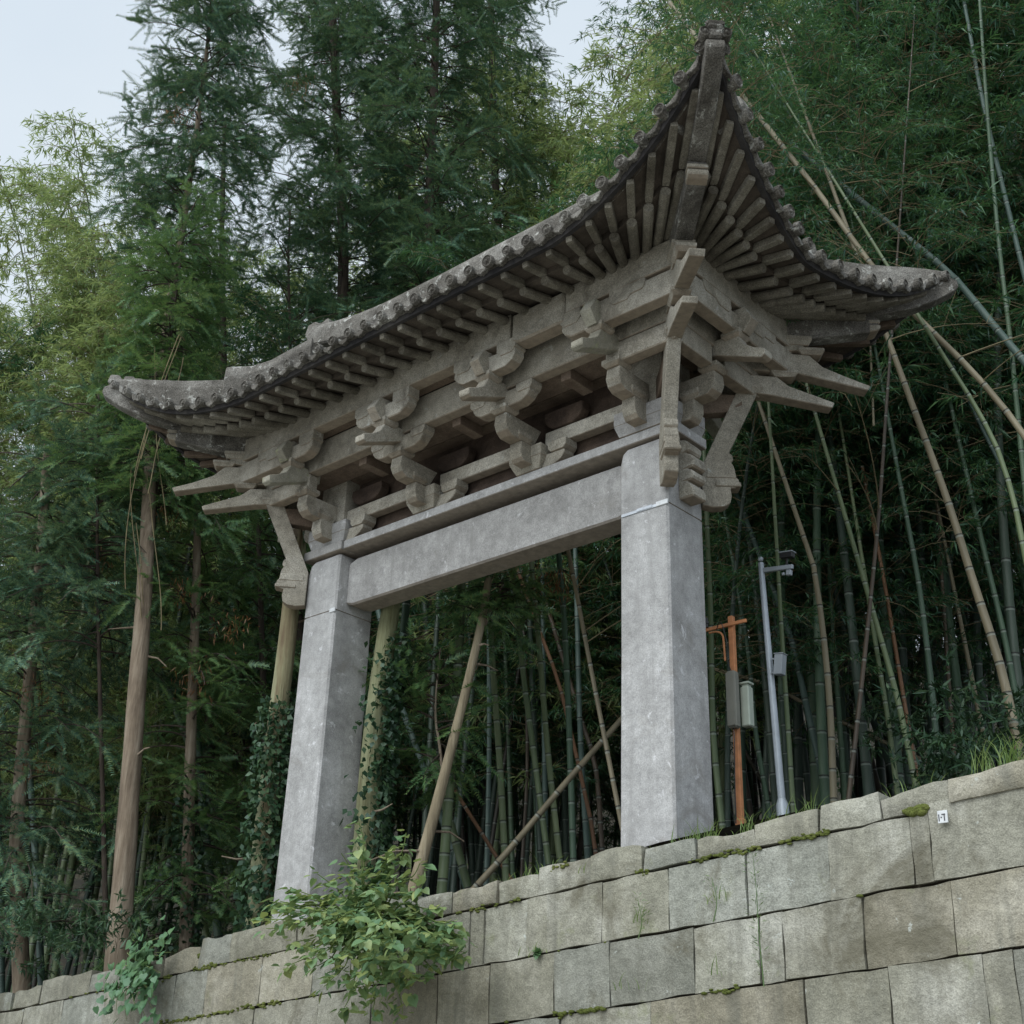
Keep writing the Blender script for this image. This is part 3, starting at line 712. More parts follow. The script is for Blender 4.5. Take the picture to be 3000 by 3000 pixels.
        if i < m - 1:
            s2 = s + sp / 2; oe2, ze2 = eave(H, s2); pa = Vector(t(s2 - .06, *eave(H, s2 - .06))); pb = Vector(t(s2 + .06, *eave(H, s2 + .06)))
            tv = (pb - pa).normalized(); dv = Vector(t(s2, oe2 + 1, ze2)) - Vector(t(s2, oe2, ze2)); uu = dv.cross(tv)
            if uu.z < 0: uu = -uu
            mm = Matrix((dv, tv, uu)).transposed().to_4x4(); mm.translation = Vector(t(s2, oe2 + .012, ze2 - .004))
            o = bpy.data.objects.new('drip_tile', DR); COL.objects.link(o); o.parent = row; o.matrix_local = mm
# hip ridges
def ridge_strip(pts, w_, h_):
    V, F = [], []
    for i, (p, hh) in enumerate(pts):
        a = Vector(pts[max(0, i - 1)][0]); b = Vector(pts[min(len(pts) - 1, i + 1)][0]); d = (b - a); d.z = 0; d.normalize(); s = Vector((-d.y, d.x, 0))
        p = Vector(p)
        for sx, zz in ((-1, -.08), (-1, hh * .72), (-.55, hh), (.55, hh), (1, hh * .72), (1, -.08)): V.append(tuple(p + s * sx * w_ + Vector((0, 0, zz))))
    for i in range(len(pts) - 1):
        for j in range(6): F.append([6 * i + j, 6 * i + (j + 1) % 6, 6 * i + 6 + (j + 1) % 6, 6 * i + 6 + j])
    F += [list(range(6))[::-1], [len(V) - 6 + j for j in range(6)]]
    return V, F
for cx in (-1, 1):
    for cy in (0, 1):
        f = diag(cx, cy)
        zof = lambda o: roof_z(W, W + o, o)
        lower = [(f(o, 0, zof(o)), max(.07, np.interp(o, [.70, 1.04, 1.40, 1.5], [5.23, 5.19, 5.185, 5.15]) - zof(o))) for o in (1.50, 1.44, 1.36, 1.25, 1.12, 1.0, .88, .76, .70)]
        upper = [(f(o, 0, zof(o)), max(.12, np.interp(o, [.14, .48, .72], [5.78, 5.42, 5.37]) - zof(o))) for o in (.72, .62, .54, .42, .30, .14)]
        hr = part('hip_ridge', *ridge_strip(lower, .062, .1), M['tile'], .008); part('hip_ridge', *ridge_strip(upper, .075, .1), M['tile'], .012)
        # weather-worn finial with two curled ends at the tip
        if not (cx > 0 and cy == 0): pass
        z = zof(1.47) + (.03 if cx > 0 and cy == 0 else -.03); q = lambda o, a, b, zz: [f(o + u * a, v * b, zz) for u, v in ((-1, -1), (1, -1), (1, 1), (-1, 1))]
        V, F = join([prism(q(1.49, .055, .052, z - .03), q(1.50, .045, .040, z + .05)), prism(q(1.50, .045, .040, z + .05), q(1.505, .05, .055, z + .085)),
                     prism(q(1.51, .045, .068, z + .085), q(1.515, .035, .055, z + .115))])
        fn = part('corner_finial', V, F, M['tile'], .012) if cx > 0 and cy == 0 else None
        for sg in (-1, 1) if fn else ():
            c = Vector(f(1.53, sg * .070, z + .02)); ax = (Vector(f(1.6, 0, 0)) - Vector(f(1.5, 0, 0))).normalized()
            d, s_, u_ = frame(ax); mm = Matrix((d, -s_, u_)).transposed().to_4x4(); mm.translation = c + Vector((0, 0, 0))
            o = bpy.data.objects.new('curl', DM); COL.objects.link(o); o.parent = fn; o.matrix_local = mm; o.scale = (1.6, .82, .82)
        if cx < 0 and cy == 0:
            for o_, hh in ((1.46, .055), (1.36, .045), (1.30, .03), (1.10, .03), (1.17, .02)):
                V, F = prism(q(o_, .06, .055, 5.12), q(o_ + .02, .03, .035, 5.165 + hh)); link('broken_lump', bevelled('broken_lump', V, F, M['tile'], .01), hr)
# main ridge, lifted at the ends
pts = []
for x in np.linspace(-2.62, 2.62, 15):
    e = max(0, (abs(x) - 1.2) / 1.42); pts.append(((x, D / 2, ZR + .04 + .20 * e ** 2), .19))
part('main_ridge', *ridge_strip(pts, .085, .19), M['tile'], .014)
for sg in (-1, 1):
    z = ZR + .40
    V, F = prism([(sg * a, D / 2 - .06, b) for a, b in [(2.35, z - .08), (2.68, z - .16), (2.74, z - .05), (2.70, z + .06), (2.60, z + .07), (2.50, z + .0), (2.38, z + .03)]], [(sg * a, D / 2 + .06, b) for a, b in [(2.35, z - .08), (2.68, z - .16), (2.74, z - .05), (2.70, z + .06), (2.60, z + .07), (2.50, z + .0), (2.38, z + .03)]])
    part('ridge_end', V, F, M['tile'], .012)
    V, F = prism([(sg * RIDGEX, D / 2 - .42, ZR - .30), (sg * RIDGEX, D / 2 + .42, ZR - .30), (sg * RIDGEX, D / 2, ZR + .06)], [(sg * (RIDGEX - .05), D / 2 - .42, ZR - .30), (sg * (RIDGEX - .05), D / 2 + .42, ZR - .30), (sg * (RIDGEX - .05), D / 2, ZR + .06)])
    part('gable_panel', V, F, M['tile'], 0)
# ------------------------------------------------------------------ vegetation builders
def resample(P, step):
    P = np.array([tuple(p) for p in P], float)
    if len(P) > 2:                                                  # smooth the measured line
        n = len(P); t = np.linspace(0, n - 1, (n - 1) * 12 + 1); Q = []
        for x in t:
            i = min(int(x), n - 2); u = x - i; p0, p1, p2, p3 = P[max(i - 1, 0)], P[i], P[i + 1], P[min(i + 2, n - 1)]
            Q.append(.5 * ((2 * p1) + (-p0 + p2) * u + (2 * p0 - 5 * p1 + 4 * p2 - p3) * u * u + (-p0 + 3 * p1 - 3 * p2 + p3) * u ** 3))
        P = np.array(Q)
    d = np.r_[0, np.cumsum(np.linalg.norm(np.diff(P, axis=0), axis=1))]
    L = d[-1]; n = max(2, int(L / step)); s = np.linspace(0, L, n + 1)
    return np.stack([np.interp(s, d, P[:, k]) for k in range(3)], 1), s, L
def culm_mesh(P, r0, r1, mat, node=.27, n=8, name='culm'):
    # internodes short near the ground and longer above
    Q, s, L = resample(P, .05); pos = [0.]; x = 0.
    while x < L - .1: x += node * (.62 + .45 * min(1, x / 2.5)) * random.uniform(.9, 1.1); pos.append(min(x, L))
    S, Rr, Tn = [], [], []
    for k, p in enumerate(pos):
        r = r0 + (r1 - r0) * (p / L) ** 1.1
        for ds, f, t in ((-.026, 1.0, 0), (-.020, 1.0, -.5), (-.007, 1.03, -.5), (-.0045, 1.07, 1), (.0045, 1.07, 1), (.008, 1.0, 0)):
            q = p + ds
            if 0 <= q <= L: S.append(q); Rr.append(r * f); Tn.append(t)
    S = np.array(S); C3 = np.stack([np.interp(S, s, Q[:, k]) for k in range(3)], 1)
    # a tube takes its direction from the smooth line
    T = np.stack([np.interp(np.minimum(S + .05, L), s, Q[:, k]) - np.interp(np.maximum(S - .05, 0), s, Q[:, k]) for k in range(3)], 1)
    T /= np.linalg.norm(T, axis=1)[:, None]; ref = np.array([1., .2, 0]); A = np.cross(T, ref); A /= np.linalg.norm(A, axis=1)[:, None]; B = np.cross(A, T)
    a = np.arange(n) * 2 * np.pi / n; Rr = np.array(Rr)
    V = C3[:, None] + Rr[:, None, None] * (np.cos(a)[None, :, None] * A[:, None] + np.sin(a)[None, :, None] * B[:, None])
    i = np.arange(len(S) - 1)[:, None] * n; j = np.arange(n)[None]; k = (j + 1) % n
    F = np.stack([i + j, i + k, i + n + k, i + n + j], -1).reshape(-1, 4)
    return npmesh(name, V.reshape(-1, 3), F, mat, True, attr=np.repeat(np.array(Tn, float), n))
def leaves(base, dirs, L, wd, droop=0., roll=None):
    """folded lance leaves: 4 verts, 2 tris each -> quads"""
    n = len(base); d = dirs / (np.linalg.norm(dirs, axis=1)[:, None] + 1e-9)
    rnd = rng.normal(size=(n, 3)) * .6 + np.array([0, 0, 1.]); s = np.cross(d, rnd); s /= np.linalg.norm(s, axis=1)[:, None] + 1e-9
    nn = np.cross(s, d); L = np.broadcast_to(L, (n,))[:, None]; wd = np.broadcast_to(wd, (n,))[:, None]
    m_ = base + d * L * .38
    V = np.stack([base, m_ + s * wd / 2 + nn * wd * .12, base + d * L + np.array([0, 0, -1.]) * L * droop, m_ - s * wd / 2 + nn * wd * .12], 1)
    F = np.arange(4 * n).reshape(n, 4); return V.reshape(-1, 3), F
def bamboo_path(H, bend, az):
    t = np.linspace(0, 1, 40); r = bend * t ** 2.6
    z = H * (t - .06 * (bend / 3) * t ** 4)
    return np.stack([r * math.cos(az), r * math.sin(az), z], 1)
def bamboo_foliage(P, t0, mat, nb=70, Lb=1.5, leafL=.13, ncl=9, nl=7, twig=True, wl=.017):
    m_ = len(P); BV, BF, TV = [], [], []; base_all, dir_all = [], []; off = 0; tw = []
    for b in range(nb):
        t = t0 + (1 - t0) * ((b + rng.random()) / nb); i = t * (m_ - 1); i0 = int(min(i, m_ - 2)); p = P[i0] + (P[i0 + 1] - P[i0]) * (i - i0)
        az = rng.random() * 6.283; el = rng.uniform(.1, .8); L = Lb * (1.15 - .75 * ((t - t0) / (1 - t0)) ** 1.5) * rng.uniform(.55, 1.15)
        d = np.array([math.cos(az) * math.cos(el), math.sin(az) * math.cos(el), math.sin(el)])
        u = np.linspace(0, 1, 6)[:, None]; path = p + d * L * u + np.array([0, 0, -1.]) * (L * .55) * u ** 2
        if twig: tw.append(tube(path, np.linspace(.008, .0025, 6), 3))
        for c in range(ncl):
            q = rng.uniform(.25, 1.0); k = q * 5; k0 = int(min(k, 4)); pp = path[k0] + (path[k0 + 1] - path[k0]) * (k - k0)
            a2 = rng.random() * 6.283; sd = d * .5 + np.array([math.cos(a2), math.sin(a2), rng.uniform(-.5, .35)]) * .8; sd /= np.linalg.norm(sd)
            ln = rng.uniform(.10, .38); e = pp + sd * ln + np.array([0, 0, -.08 * ln])
            if twig and rng.random() < .5: tw.append(tube([pp, (pp + e) / 2 + np.array([0, 0, .01]), e], .0025, 3))
            n = nl; s_ = rng.uniform(.3, 1, (n, 1)); bs = pp + (e - pp) * s_
            dd = sd * .8 + rng.normal(size=(n, 3)) * .55 + np.array([0, 0, -.45]); base_all.append(bs); dir_all.append(dd)
    B = np.concatenate(base_all); Dd = np.concatenate(dir_all); n = len(B)
    V, F = leaves(B, Dd, leafL * rng.uniform(.6, 1.25, n), wl * rng.uniform(.8, 1.3, n), .15)
    mi = np.zeros(len(F), int); mats = [mat, M['twig']]
    if tw:
        v2, f2, _ = cat(tw); F = np.concatenate([F, f2 + len(V)]); V = np.concatenate([V, v2]); mi = np.concatenate([mi, np.ones(len(f2), int)])
    return npmesh('foliage', V, F, mats, mi=mi)
# prototypes that share their mesh data
PB = []
for i in range(6):
    H = 12.; P = bamboo_path(H, rng.uniform(1.2, 3.2), rng.random() * 6.28)
    PB.append((P, culm_mesh(P, .045, .010, M[['c_deep', 'c_green', 'c_deep', 'c_green', 'c_deep', 'c_deep'][i]], .38, 7), bamboo_foliage(P, .36, M['bleaf'], 86, 1.65, .135, 12, 9)))
PL = []
for i in range(4):
    P = bamboo_path(14., rng.uniform(2.0, 3.6), rng.random() * 6.28)
    PL.append((P, culm_mesh(P, .045, .008, M['c_olive'], .38, 6), bamboo_foliage(P, .25, M['bleaf_lit'], 110, 1.7, .13, 12, 9, wl=.018)))

# ------------------------------------------------------------------ measured culms in front of the grove
def line3(pts, d):
    if not isinstance(d, (list, tuple)): d = [d] * len(pts)
    P = [atd(u, v, q) for (u, v), q in zip(pts, d)]
    P = [np.array(p) for p in P]
    return P
def culm(pts, d, px, mat, label, up=1.5, foliage=None, cat_='bamboo', group=None, branch=0, to_ground=True, name='bamboo_culm', dead=False):
    P = line3(pts, d); dist = (P[0] - np.array(CC)); dist = np.linalg.norm(dist)
    r = px / CF * dist / 2
    if to_ground:                                                    # carry the foot down into the soil
        a, b = P[0], P[1]; dr = (a - b) / np.linalg.norm(a - b)
        if dr[2] > -.35: dr = dr + np.array([0, 0, -.25]); dr /= np.linalg.norm(dr)
        k = 0; q = a.copy()
        while q[2] > ground_z(q[0], q[1]) - .1 and k < 60: q = q + dr * .1; k += 1
        P = [q] + P
    if up:
        a, b = P[-2], P[-1]; dr = (b - a) / np.linalg.norm(b - a); P = P + [b + dr * up]
    base = Vector(P[0]); t = empty(name, base)
    tag(t, label, cat_, group)
    Q = [p - np.array(base) for p in P]
    link('culm', culm_mesh(Q, r, r * (.22 if up > 2 else .8), M[mat], random.uniform(.24, .33), 10), t)
    if branch:
        R2, s, L = resample(Q, .1); parts = []
        for k in range(branch):
            i = int(len(R2) * rng.uniform(.35, .97)); p = R2[i]; az = rng.random() * 6.283; el = rng.uniform(.15, .9)
            d_ = np.array([math.cos(az) * math.cos(el), math.sin(az) * math.cos(el), math.sin(el)]); ln = rng.uniform(.5, 1.5)
            u = np.linspace(0, 1, 7)[:, None]; path = p + d_ * ln * u + rng.normal(size=3) * .12 * u ** 2 + np.array([0, 0, -.25]) * ln * u ** 2
            parts.append(tube(path, np.linspace(.007, .0025, 7), 4))
            for q in range(4):
                j = rng.integers(2, 6); e = d_ + rng.normal(size=3) * .55; e /= np.linalg.norm(e); parts.append(tube([path[j], path[j] + e * ln * .18, path[j] + e * ln * .35 + np.array([0, 0, -.02])], .0025, 3))
        v, f, _ = cat(parts); tag(link('side_twigs', npmesh('side_twigs', v, f, M['twig']), t), kind='stuff')
    if foliage:
        i = rng.integers(len(PB)); P0 = PB[i][0]
        o = link('foliage', PB[i][2], t); top = Vector(Q[-1]); o.scale = (.6, .6, .6); o.location = top - Vector(P0[36]) * .6
    return t
CUL = [
 # between the two columns
 ([(1112, 2620), (1150, 2200), (1180, 1880)], 12.5, 30, 'c_green', 'dark green bamboo just right of the ivy covered trunk between the columns', {}),
 ([(1294, 2614), (1325, 2200), (1345, 1900), (1352, 1720)], 11.5, 31, 'c_olive', 'thick pale olive bamboo crossed by the leaning brown trunk', {}),
 ([(1372, 2600), (1325, 2430)], 12.5, 27, 'c_olive', 'short leaning olive bamboo at the foot of the thick pale bamboo', dict(up=.9)),
 ([(1425, 2600), (1433, 2200), (1432, 1760)], 13.5, 16, 'c_grey', 'slim grey green bamboo standing upright left of the opening middle', {}),
 ([(1482, 2570), (1465, 2250), (1447, 2000), (1432, 1760)], 12, 21, 'c_olive', 'olive bamboo leaning left under the middle of the lintel', {}),
 ([(1502, 2560), (1490, 2200), (1475, 1740)], 15, 15, 'c_green', 'thin dark bamboo in the shade behind the opening middle', {}),
 ([(1610, 2550), (1570, 2250), (1535, 1990), (1510, 1740)], 11.8, 19, 'c_olive', 'slim yellow green bamboo leaning left, left one of the pair near the opening middle', {}),
 ([(1642, 2540), (1605, 2200), (1580, 1900), (1565, 1740)], 12, 19, 'c_olive', 'slim yellow green bamboo, right one of the pair near the opening middle', {}),
 ([(1600, 2550), (1595, 2200), (1590, 1760)], 14, 17, 'c_grey', 'blue grey bamboo standing behind the slim yellow green pair', {}),
 ([(1680, 2530), (1668, 2150), (1655, 1850), (1640, 1660)], 11.6, 20, 'c_green', 'straight green bamboo with pale nodes left of the dry leaning cane', {}),
 ([(1722, 2530), (1700, 2150), (1690, 1780)], 13.5, 18, 'c_grey', 'dim grey bamboo behind the dry leaning cane', {}),
 ([(1818, 2400), (1765, 2130), (1720, 1900), (1680, 1690)], 10.5, 15, 'c_tan', 'dry tan cane leaning left beside the right column', dict(branch=7)),
 ([(1387, 2606), (1500, 2480), (1660, 2290), (1818, 2110)], 11.2, 20, 'c_tan', 'fallen tan bamboo lying slantwise across the opening from low left to the right column', dict(up=1.2, name='fallen_bamboo')),
 ([(1455, 2510), (1395, 2415), (1335, 2320)], 12, 13, 'c_rust', 'short fallen reddish cane meeting the slanting tan bamboo', dict(up=.2, name='fallen_bamboo')),
 ([(1255, 2290), (1180, 2080), (1150, 1960)], 15, 20, 'c_grey', 'grey bamboo leaning left behind the ivy covered trunk', {}),
 ([(1745, 2500), (1730, 2400), (1640, 2010), (1600, 1900)], 13, 13, 'c_rust', 'rusty brown cane leaning left behind the straight green bamboo', {}),
 ([(1530, 2540), (1545, 2200), (1530, 1740)], 14.5, 12, 'c_brown', 'thin dark brown cane between the olive bamboos in the opening', {}),
 ([(1310, 2600), (1375, 2050), (1370, 1740)], 15.5, 13, 'c_grey', 'faint thin bamboo deep in the shade left in the opening', {}),
 ([(1765, 2500), (1745, 2250), (1700, 2100)], 14, 16, 'c_brown', 'brown cane low beside the right column', {}),
 # right of the right column
 ([(2118, 2440), (2090, 2150), (2082, 1800), (2070, 1500)], 11, 21, 'c_olive', 'yellow green bamboo standing close to the right side of the right column', {}),
 ([(2255, 2390), (2215, 2150), (2190, 1900), (2140, 1600)], 12.5, 19, 'c_green', 'dark green bamboo between the orange post and the silver pole', {}),
 ([(2326, 2400), (2310, 2150), (2290, 1850), (2270, 1500)], 10.8, 19, 'c_olive', 'olive bamboo right behind the silver pole', {}),
 ([(2430, 2360), (2370, 2100), (2310, 1850), (2200, 1560)], 12.5, 27, 'c_grey', 'thick green bamboo leaning left behind the olive one by the silver pole', {}),
 ([(2443, 2350), (2430, 2050), (2405, 1800), (2380, 1650), (2350, 1560)], 11, 26, 'c_tan', 'thick pale tan bamboo, first tan one right of the silver pole', {}),
 ([(2485, 2350), (2530, 1950), (2575, 1500), (2600, 1150)], 10.5, 18, 'c_brown', 'almost black cane leaning right across the paler bamboos', dict(branch=3)),
 ([(2685, 2310), (2630, 2050), (2560, 1800), (2490, 1560), (2420, 1320)], 10.8, 22, 'c_olive', 'bright olive bamboo crossing the almost black cane, leaning left', dict(branch=9)),
 ([(2630, 2330), (2600, 2100), (2560, 1850)], 12, 21, 'c_olive', 'dull olive bamboo hidden partly by the bright olive one', {}),
 ([(2752, 2290), (2730, 2020), (2690, 1700), (2640, 1430)], 11.5, 24, 'c_green', 'mid green bamboo between the bright olive and the big tan bamboo', {}),
 ([(2985, 2190), (2930, 1950), (2850, 1700), (2770, 1450), (2630, 1070)], 10.2, 34, 'c_tan', 'biggest tan bamboo leaning left at the right edge below the roof corner', dict(branch=4)),
 ([(2995, 2150), (2950, 1900), (2880, 1600), (2800, 1250)], 12, 24, 'c_green', 'green bamboo just behind the biggest tan bamboo', {}),
 ([(3030, 1760), (2960, 1430), (2880, 1230), (2700, 940)], 9.8, 23, 'c_olive', 'olive bamboo arching left from the right edge under the roof corner', dict(to_ground=True)),
 ([(3060, 1360), (2960, 1220), (2840, 1080), (2600, 835), (2380, 540), (2160, 260)], 9.9, 23, 'c_tan', 'long golden bamboo leaning far left behind the roof corner to the gateway tip', dict(branch=16, up=1.5)),
 ([(3060, 1130), (2900, 940), (2780, 800), (2560, 620)], 11, 27, 'c_grey', 'grey green bamboo slanting left just above the far roof corner', dict(up=2)),
 ([(3010, 1500), (2960, 1000), (2925, 700), (2890, 300), (2870, 0)], 11.2, 22, 'c_green', 'tall upright green bamboo close to the right edge', {}),
 ([(3050, 1000), (2960, 640), (2880, 300), (2820, -20)], 11.5, 25, 'c_grey', 'dim grey green bamboo curving up at the top right', {}),
 ([(2900, 1300), (2760, 1020), (2560, 760), (2350, 400)], 12, 17, 'c_grey', 'thin grey bamboo running parallel below the long golden one', dict(branch=6)),
 ([(2640, 2000), (2590, 1700), (2540, 1440)], 12.5, 15, 'c_rust', 'orange brown cane high between the dark cane and the mid green bamboo', dict(up=.3)),
 ([(2900, 2240), (2860, 2050), (2820, 1850)], 13, 20, 'c_tan', 'dim tan cane in the shade left of the biggest tan bamboo', {}),
 ([(2800, 2280), (2780, 2000), (2760, 1700)], 13, 17, 'c_brown', 'dark brown cane low in the shade at the right', {}),
 ([(2560, 2160), (2390, 2080), (2260, 2010), (2090, 1960)], 13.5, 15, 'c_tan', 'fallen pale cane lying flat behind the silver pole and the orange post', dict(up=.5, name='fallen_bamboo')),
 ([(2560, 1250), (2545, 900), (2530, 600)], 11.5, 8, 'c_tan', 'thin bare cane upright in the foliage right of the roof', dict(to_ground=False, up=.6, branch=12)),
 # left part
 ([(640, 2740), (605, 2480), (590, 2300)], 16, 26, 'c_green', 'green bamboo leaning left behind the thin mossy fir trunk', {}),
 ([(718, 2740), (680, 2560), (620, 2360), (590, 2280)], 16, 22, 'c_green', 'green bamboo leaning left beside the broken trunk', {}),
 ([(738, 2600), (690, 2480), (645, 2370)], 17, 22, 'c_grey', 'leaning green bamboo ending at the foot of the broken trunk', dict(up=.8)),
 ([(375, 2740), (440, 2620), (500, 2530)], 17, 24, 'c_grey', 'dark bamboo leaning right at the foot of the tall fir trunk', dict(up=1.0)),
 ([(400, 2745), (470, 2650), (520, 2590)], 17.5, 18, 'c_green', 'lower of the two dark bamboos leaning right by the tall fir trunk', dict(up=.8)),
 ([(604, 2745), (590, 2640), (575, 2500)], 15.5, 22, 'c_olive', 'short tan green bamboo right of the thin mossy fir trunk', dict(up=.6)),
 ([(118, 2790), (112, 2640), (100, 2450)], 17, 20, 'c_grey', 'blue green bamboo right of the leftmost fir trunk', {}),
 ([(5, 2890), (2, 2650), (-4, 2400)], 16, 18, 'c_grey', 'grey bamboo at the very left edge', {}),
]
for pts, d, px, mat, lab, kw in CUL:
    if pts[0][0] > 2200: px *= .86
    if pts[0][0] > 2060 and 'up' not in kw: kw['up'] = 4.5; kw['foliage'] = True
    culm(pts, d, px, mat, lab, group='bamboo canes in front of the grove', **kw)

# deeper canes in the dark of the grove (no leaves in view), alike
deep = []
DM_ = []
for i in range(5):
    P = bamboo_path(9., rng.uniform(-.6, .6), rng.random() * 6.28); DM_.append(culm_mesh(P, .045, .03, M[['c_deep', 'c_deep', 'c_deepb', 'c_deep', 'c_deepb'][i]], .33, 6))
def rand_cane(u0, u1, d0, d1, tilt=.16):
    u = rng.uniform(u0, u1); d = rng.uniform(d0, d1); r = ray(u, 2500); h = math.hypot(r.x, r.y); x, y = CC.x + r.x / h * d, CC.y + r.y / h * d
    t = empty('bamboo_cane', (x, y, ground_z(x, y) - .1)); z_ = 'seen between the columns' if 1080 < u < 1850 else 'right of the gateway' if u > 1850 else 'left of the gateway'; tag(t, 'dim bare bamboo cane deep in the dark grove ' + z_, 'bamboo', 'bare canes ' + z_)
    o = link('culm', DM_[rng.integers(5)], t); t.rotation_euler = (-min(abs(rng.normal()) * tilt, .9) if tilt > .3 else rng.normal() * tilt * .5, np.clip(rng.normal() * tilt, -1, 1), rng.random() * .1); s = rng.uniform(.6, 1.15); t.scale = (s, s, 1)
for _ in range(46): rand_cane(1080, 1820, 14.5, 24)
for _ in range(75): rand_cane(2060, 3080, 14, 24)
for _ in range(34): rand_cane(-60, 1080, 17, 28)
for _ in range(16): rand_cane(1080, 3050, 14, 20, .6)

# ------------------------------------------------------------------ leafy bamboo plants of the grove
def vsky(u):
    K = [(-400, 700), (0, 560), (60, 420), (120, 330), (300, 420), (420, 640), (520, 760), (640, 820), (900, 760), (1000, 420), (1420, 150), (1540, -250), (1650, -250), (1740, -150), (1790, 60), (1820, 300), (1930, 300), (1985, 60), (2040, -150), (2300, -500), (3600, -900)]
    return np.interp(u, [k[0] for k in K], [k[1] for k in K])
def leafy(u, d, protos, label, group, hmax=12.5, smin=.7, name='bamboo', slack=0):
    if u > 2060 and 'grove right' in label: label = label.replace('right of the gateway', 'right beside the roof tip' if u < 2350 else 'above the right roof corner' if u < 2750 else 'at the right edge'); group += ' ' + str(1 + (u > 2350) + (u > 2750))
    elif 'behind the gateway' in label or 'behind the gateway roof' in label: label = label.replace('rising', 'rising left' if u < 1300 else 'rising midway' if u < 1650 else 'rising right'); group += ' ' + str(1 + (u > 1300) + (u > 1650))
    elif 'lower grove at the left' in label: label = label.replace('at the left', 'at the left edge' if u < 350 else 'just left of the gateway'); group += ' ' + str(1 + (u > 350))
    r = ray(u, 2400); h = math.hypot(r.x, r.y); x, y = CC.x + r.x / h * d, CC.y + r.y / h * d; g = ground_z(x, y)
    i = rng.integers(len(protos)); P, cm, fm = protos[i]; rz = rng.random() * 6.283; H = P[-1][2]
    v = vsky(u); tp = atd(u, max(v, -1400), d)
    s = min((tp.z - g) / H * .97, hmax / H * rng.uniform(.85, 1.1))
    def clear(rz, s):                                                # does the whole crown stay under the skyline?
        for k in (22, 28, 34, 39):
            for off in (-.8, 0, .8):
                q = P[k] * s; X = Vector((x + q[0] * math.cos(rz) - q[1] * math.sin(rz) + off * .73, y + q[0] * math.sin(rz) + q[1] * math.cos(rz) + off * .68, g + q[2])) - CC
                c = Matrix(CR).transposed() @ X; uu = 1500 + CF * c.x / -c.z; vv = 1500 - CF * c.y / -c.z
                if vv < vsky(uu) - (60 if off else 20) - slack: return False
        return True
    for t_ in range(28):
        if clear(rz, s): break
        rz = rng.random() * 6.283
        if t_ % 4 == 3: s *= .94
    if s < smin: return None
    t = empty(name, (x, y, g - .1), rz); tag(t, label, 'bamboo', group)
    link('culm', cm, t); link('foliage', fm, t); sxy = .8 * s + .25 if s < 1.3 else s; t.scale = (sxy, sxy, s); return t
GR = 'leafy bamboo of the shaded grove'
for u in np.linspace(2120, 3250, 22): leafy(u + rng.normal() * 25, rng.uniform(12, 14.5), PB, 'leafy dark green bamboo of the shaded grove right of the gateway', GR + ' at the right', 13.5)
for u in np.linspace(2130, 3300, 22): leafy(u + rng.normal() * 30, rng.uniform(15, 19), PB, 'leafy dark green bamboo of the shaded grove right of the gateway', GR + ' at the right', 15)
for u in np.linspace(2080, 3300, 16): leafy(u + rng.normal() * 30, rng.uniform(19, 25), PB, 'leafy dark green bamboo of the shaded grove right of the gateway', GR + ' at the right', 15)
for u in np.linspace(1050, 1950, 15): leafy(u + rng.normal() * 25, rng.uniform(14.5, 17), PB, 'leafy bamboo rising behind the gateway roof and opening', GR + ' behind the gateway', 9.5, .4)
for u in np.linspace(900, 1950, 16): leafy(u + rng.normal() * 25, rng.uniform(18, 23), PB, 'leafy bamboo rising behind the gateway roof and opening', GR + ' behind the gateway', 10.5, .4)
for u in np.linspace(-250, 1000, 17): leafy(u + rng.normal() * 25, rng.uniform(19, 23), PB, 'leafy dark bamboo of the lower grove at the left', GR + ' at the left', 8.5, .4)
for u in np.linspace(-250, 1000, 14): leafy(u + rng.normal() * 25, rng.uniform(23, 27), PB, 'leafy dark bamboo of the lower grove at the left', GR + ' at the left', 10, .4)
for u in np.linspace(3350, 4600, 16): leafy(u, rng.uniform(12, 18), PB, 'leafy dark green bamboo of the shaded grove right of the gateway', GR + ' at the right', 13)
for u in np.linspace(-1500, -320, 12): leafy(u, rng.uniform(18, 24), PB, 'leafy dark bamboo of the lower grove at the left', GR + ' at the left', 10)
LG = 'pale bamboo crowns standing above the grove'
for u in np.linspace(2060, 2850, 10): leafy(u + rng.normal() * 25, rng.uniform(12.3, 14.5), PB, 'low leafy bamboo with boughs hanging over the poles right of the gateway', GR + ' low at the right', 8.6, .4)
for u in np.linspace(-250, 620, 16): leafy(u + rng.normal() * 20, rng.uniform(16.5, 19.5), PL, 'pale yellow green feathery bamboo against the sky at the left', LG + ' at the left', 19, .35, slack=170)
for u in np.linspace(-350, 560, 12): leafy(u + rng.normal() * 20, rng.uniform(20, 24), PL, 'pale yellow green feathery bamboo against the sky at the left', LG + ' at the left', 21, .35, slack=170)
for u in list(np.linspace(1430, 1680, 9)) + list(np.linspace(1980, 2130, 5)): leafy(u + rng.normal() * 15, rng.uniform(15.5, 19), PL, 'pale yellow green bamboo rising left of the roof tip', LG + ' by the roof tip', 23, .35, slack=170)
for u in np.linspace(620, 1450, 12): leafy(u + rng.normal() * 20, rng.uniform(20, 25), PL, 'pale bamboo glimpsed behind the dark firs', LG + ' behind the firs', 18, .35)

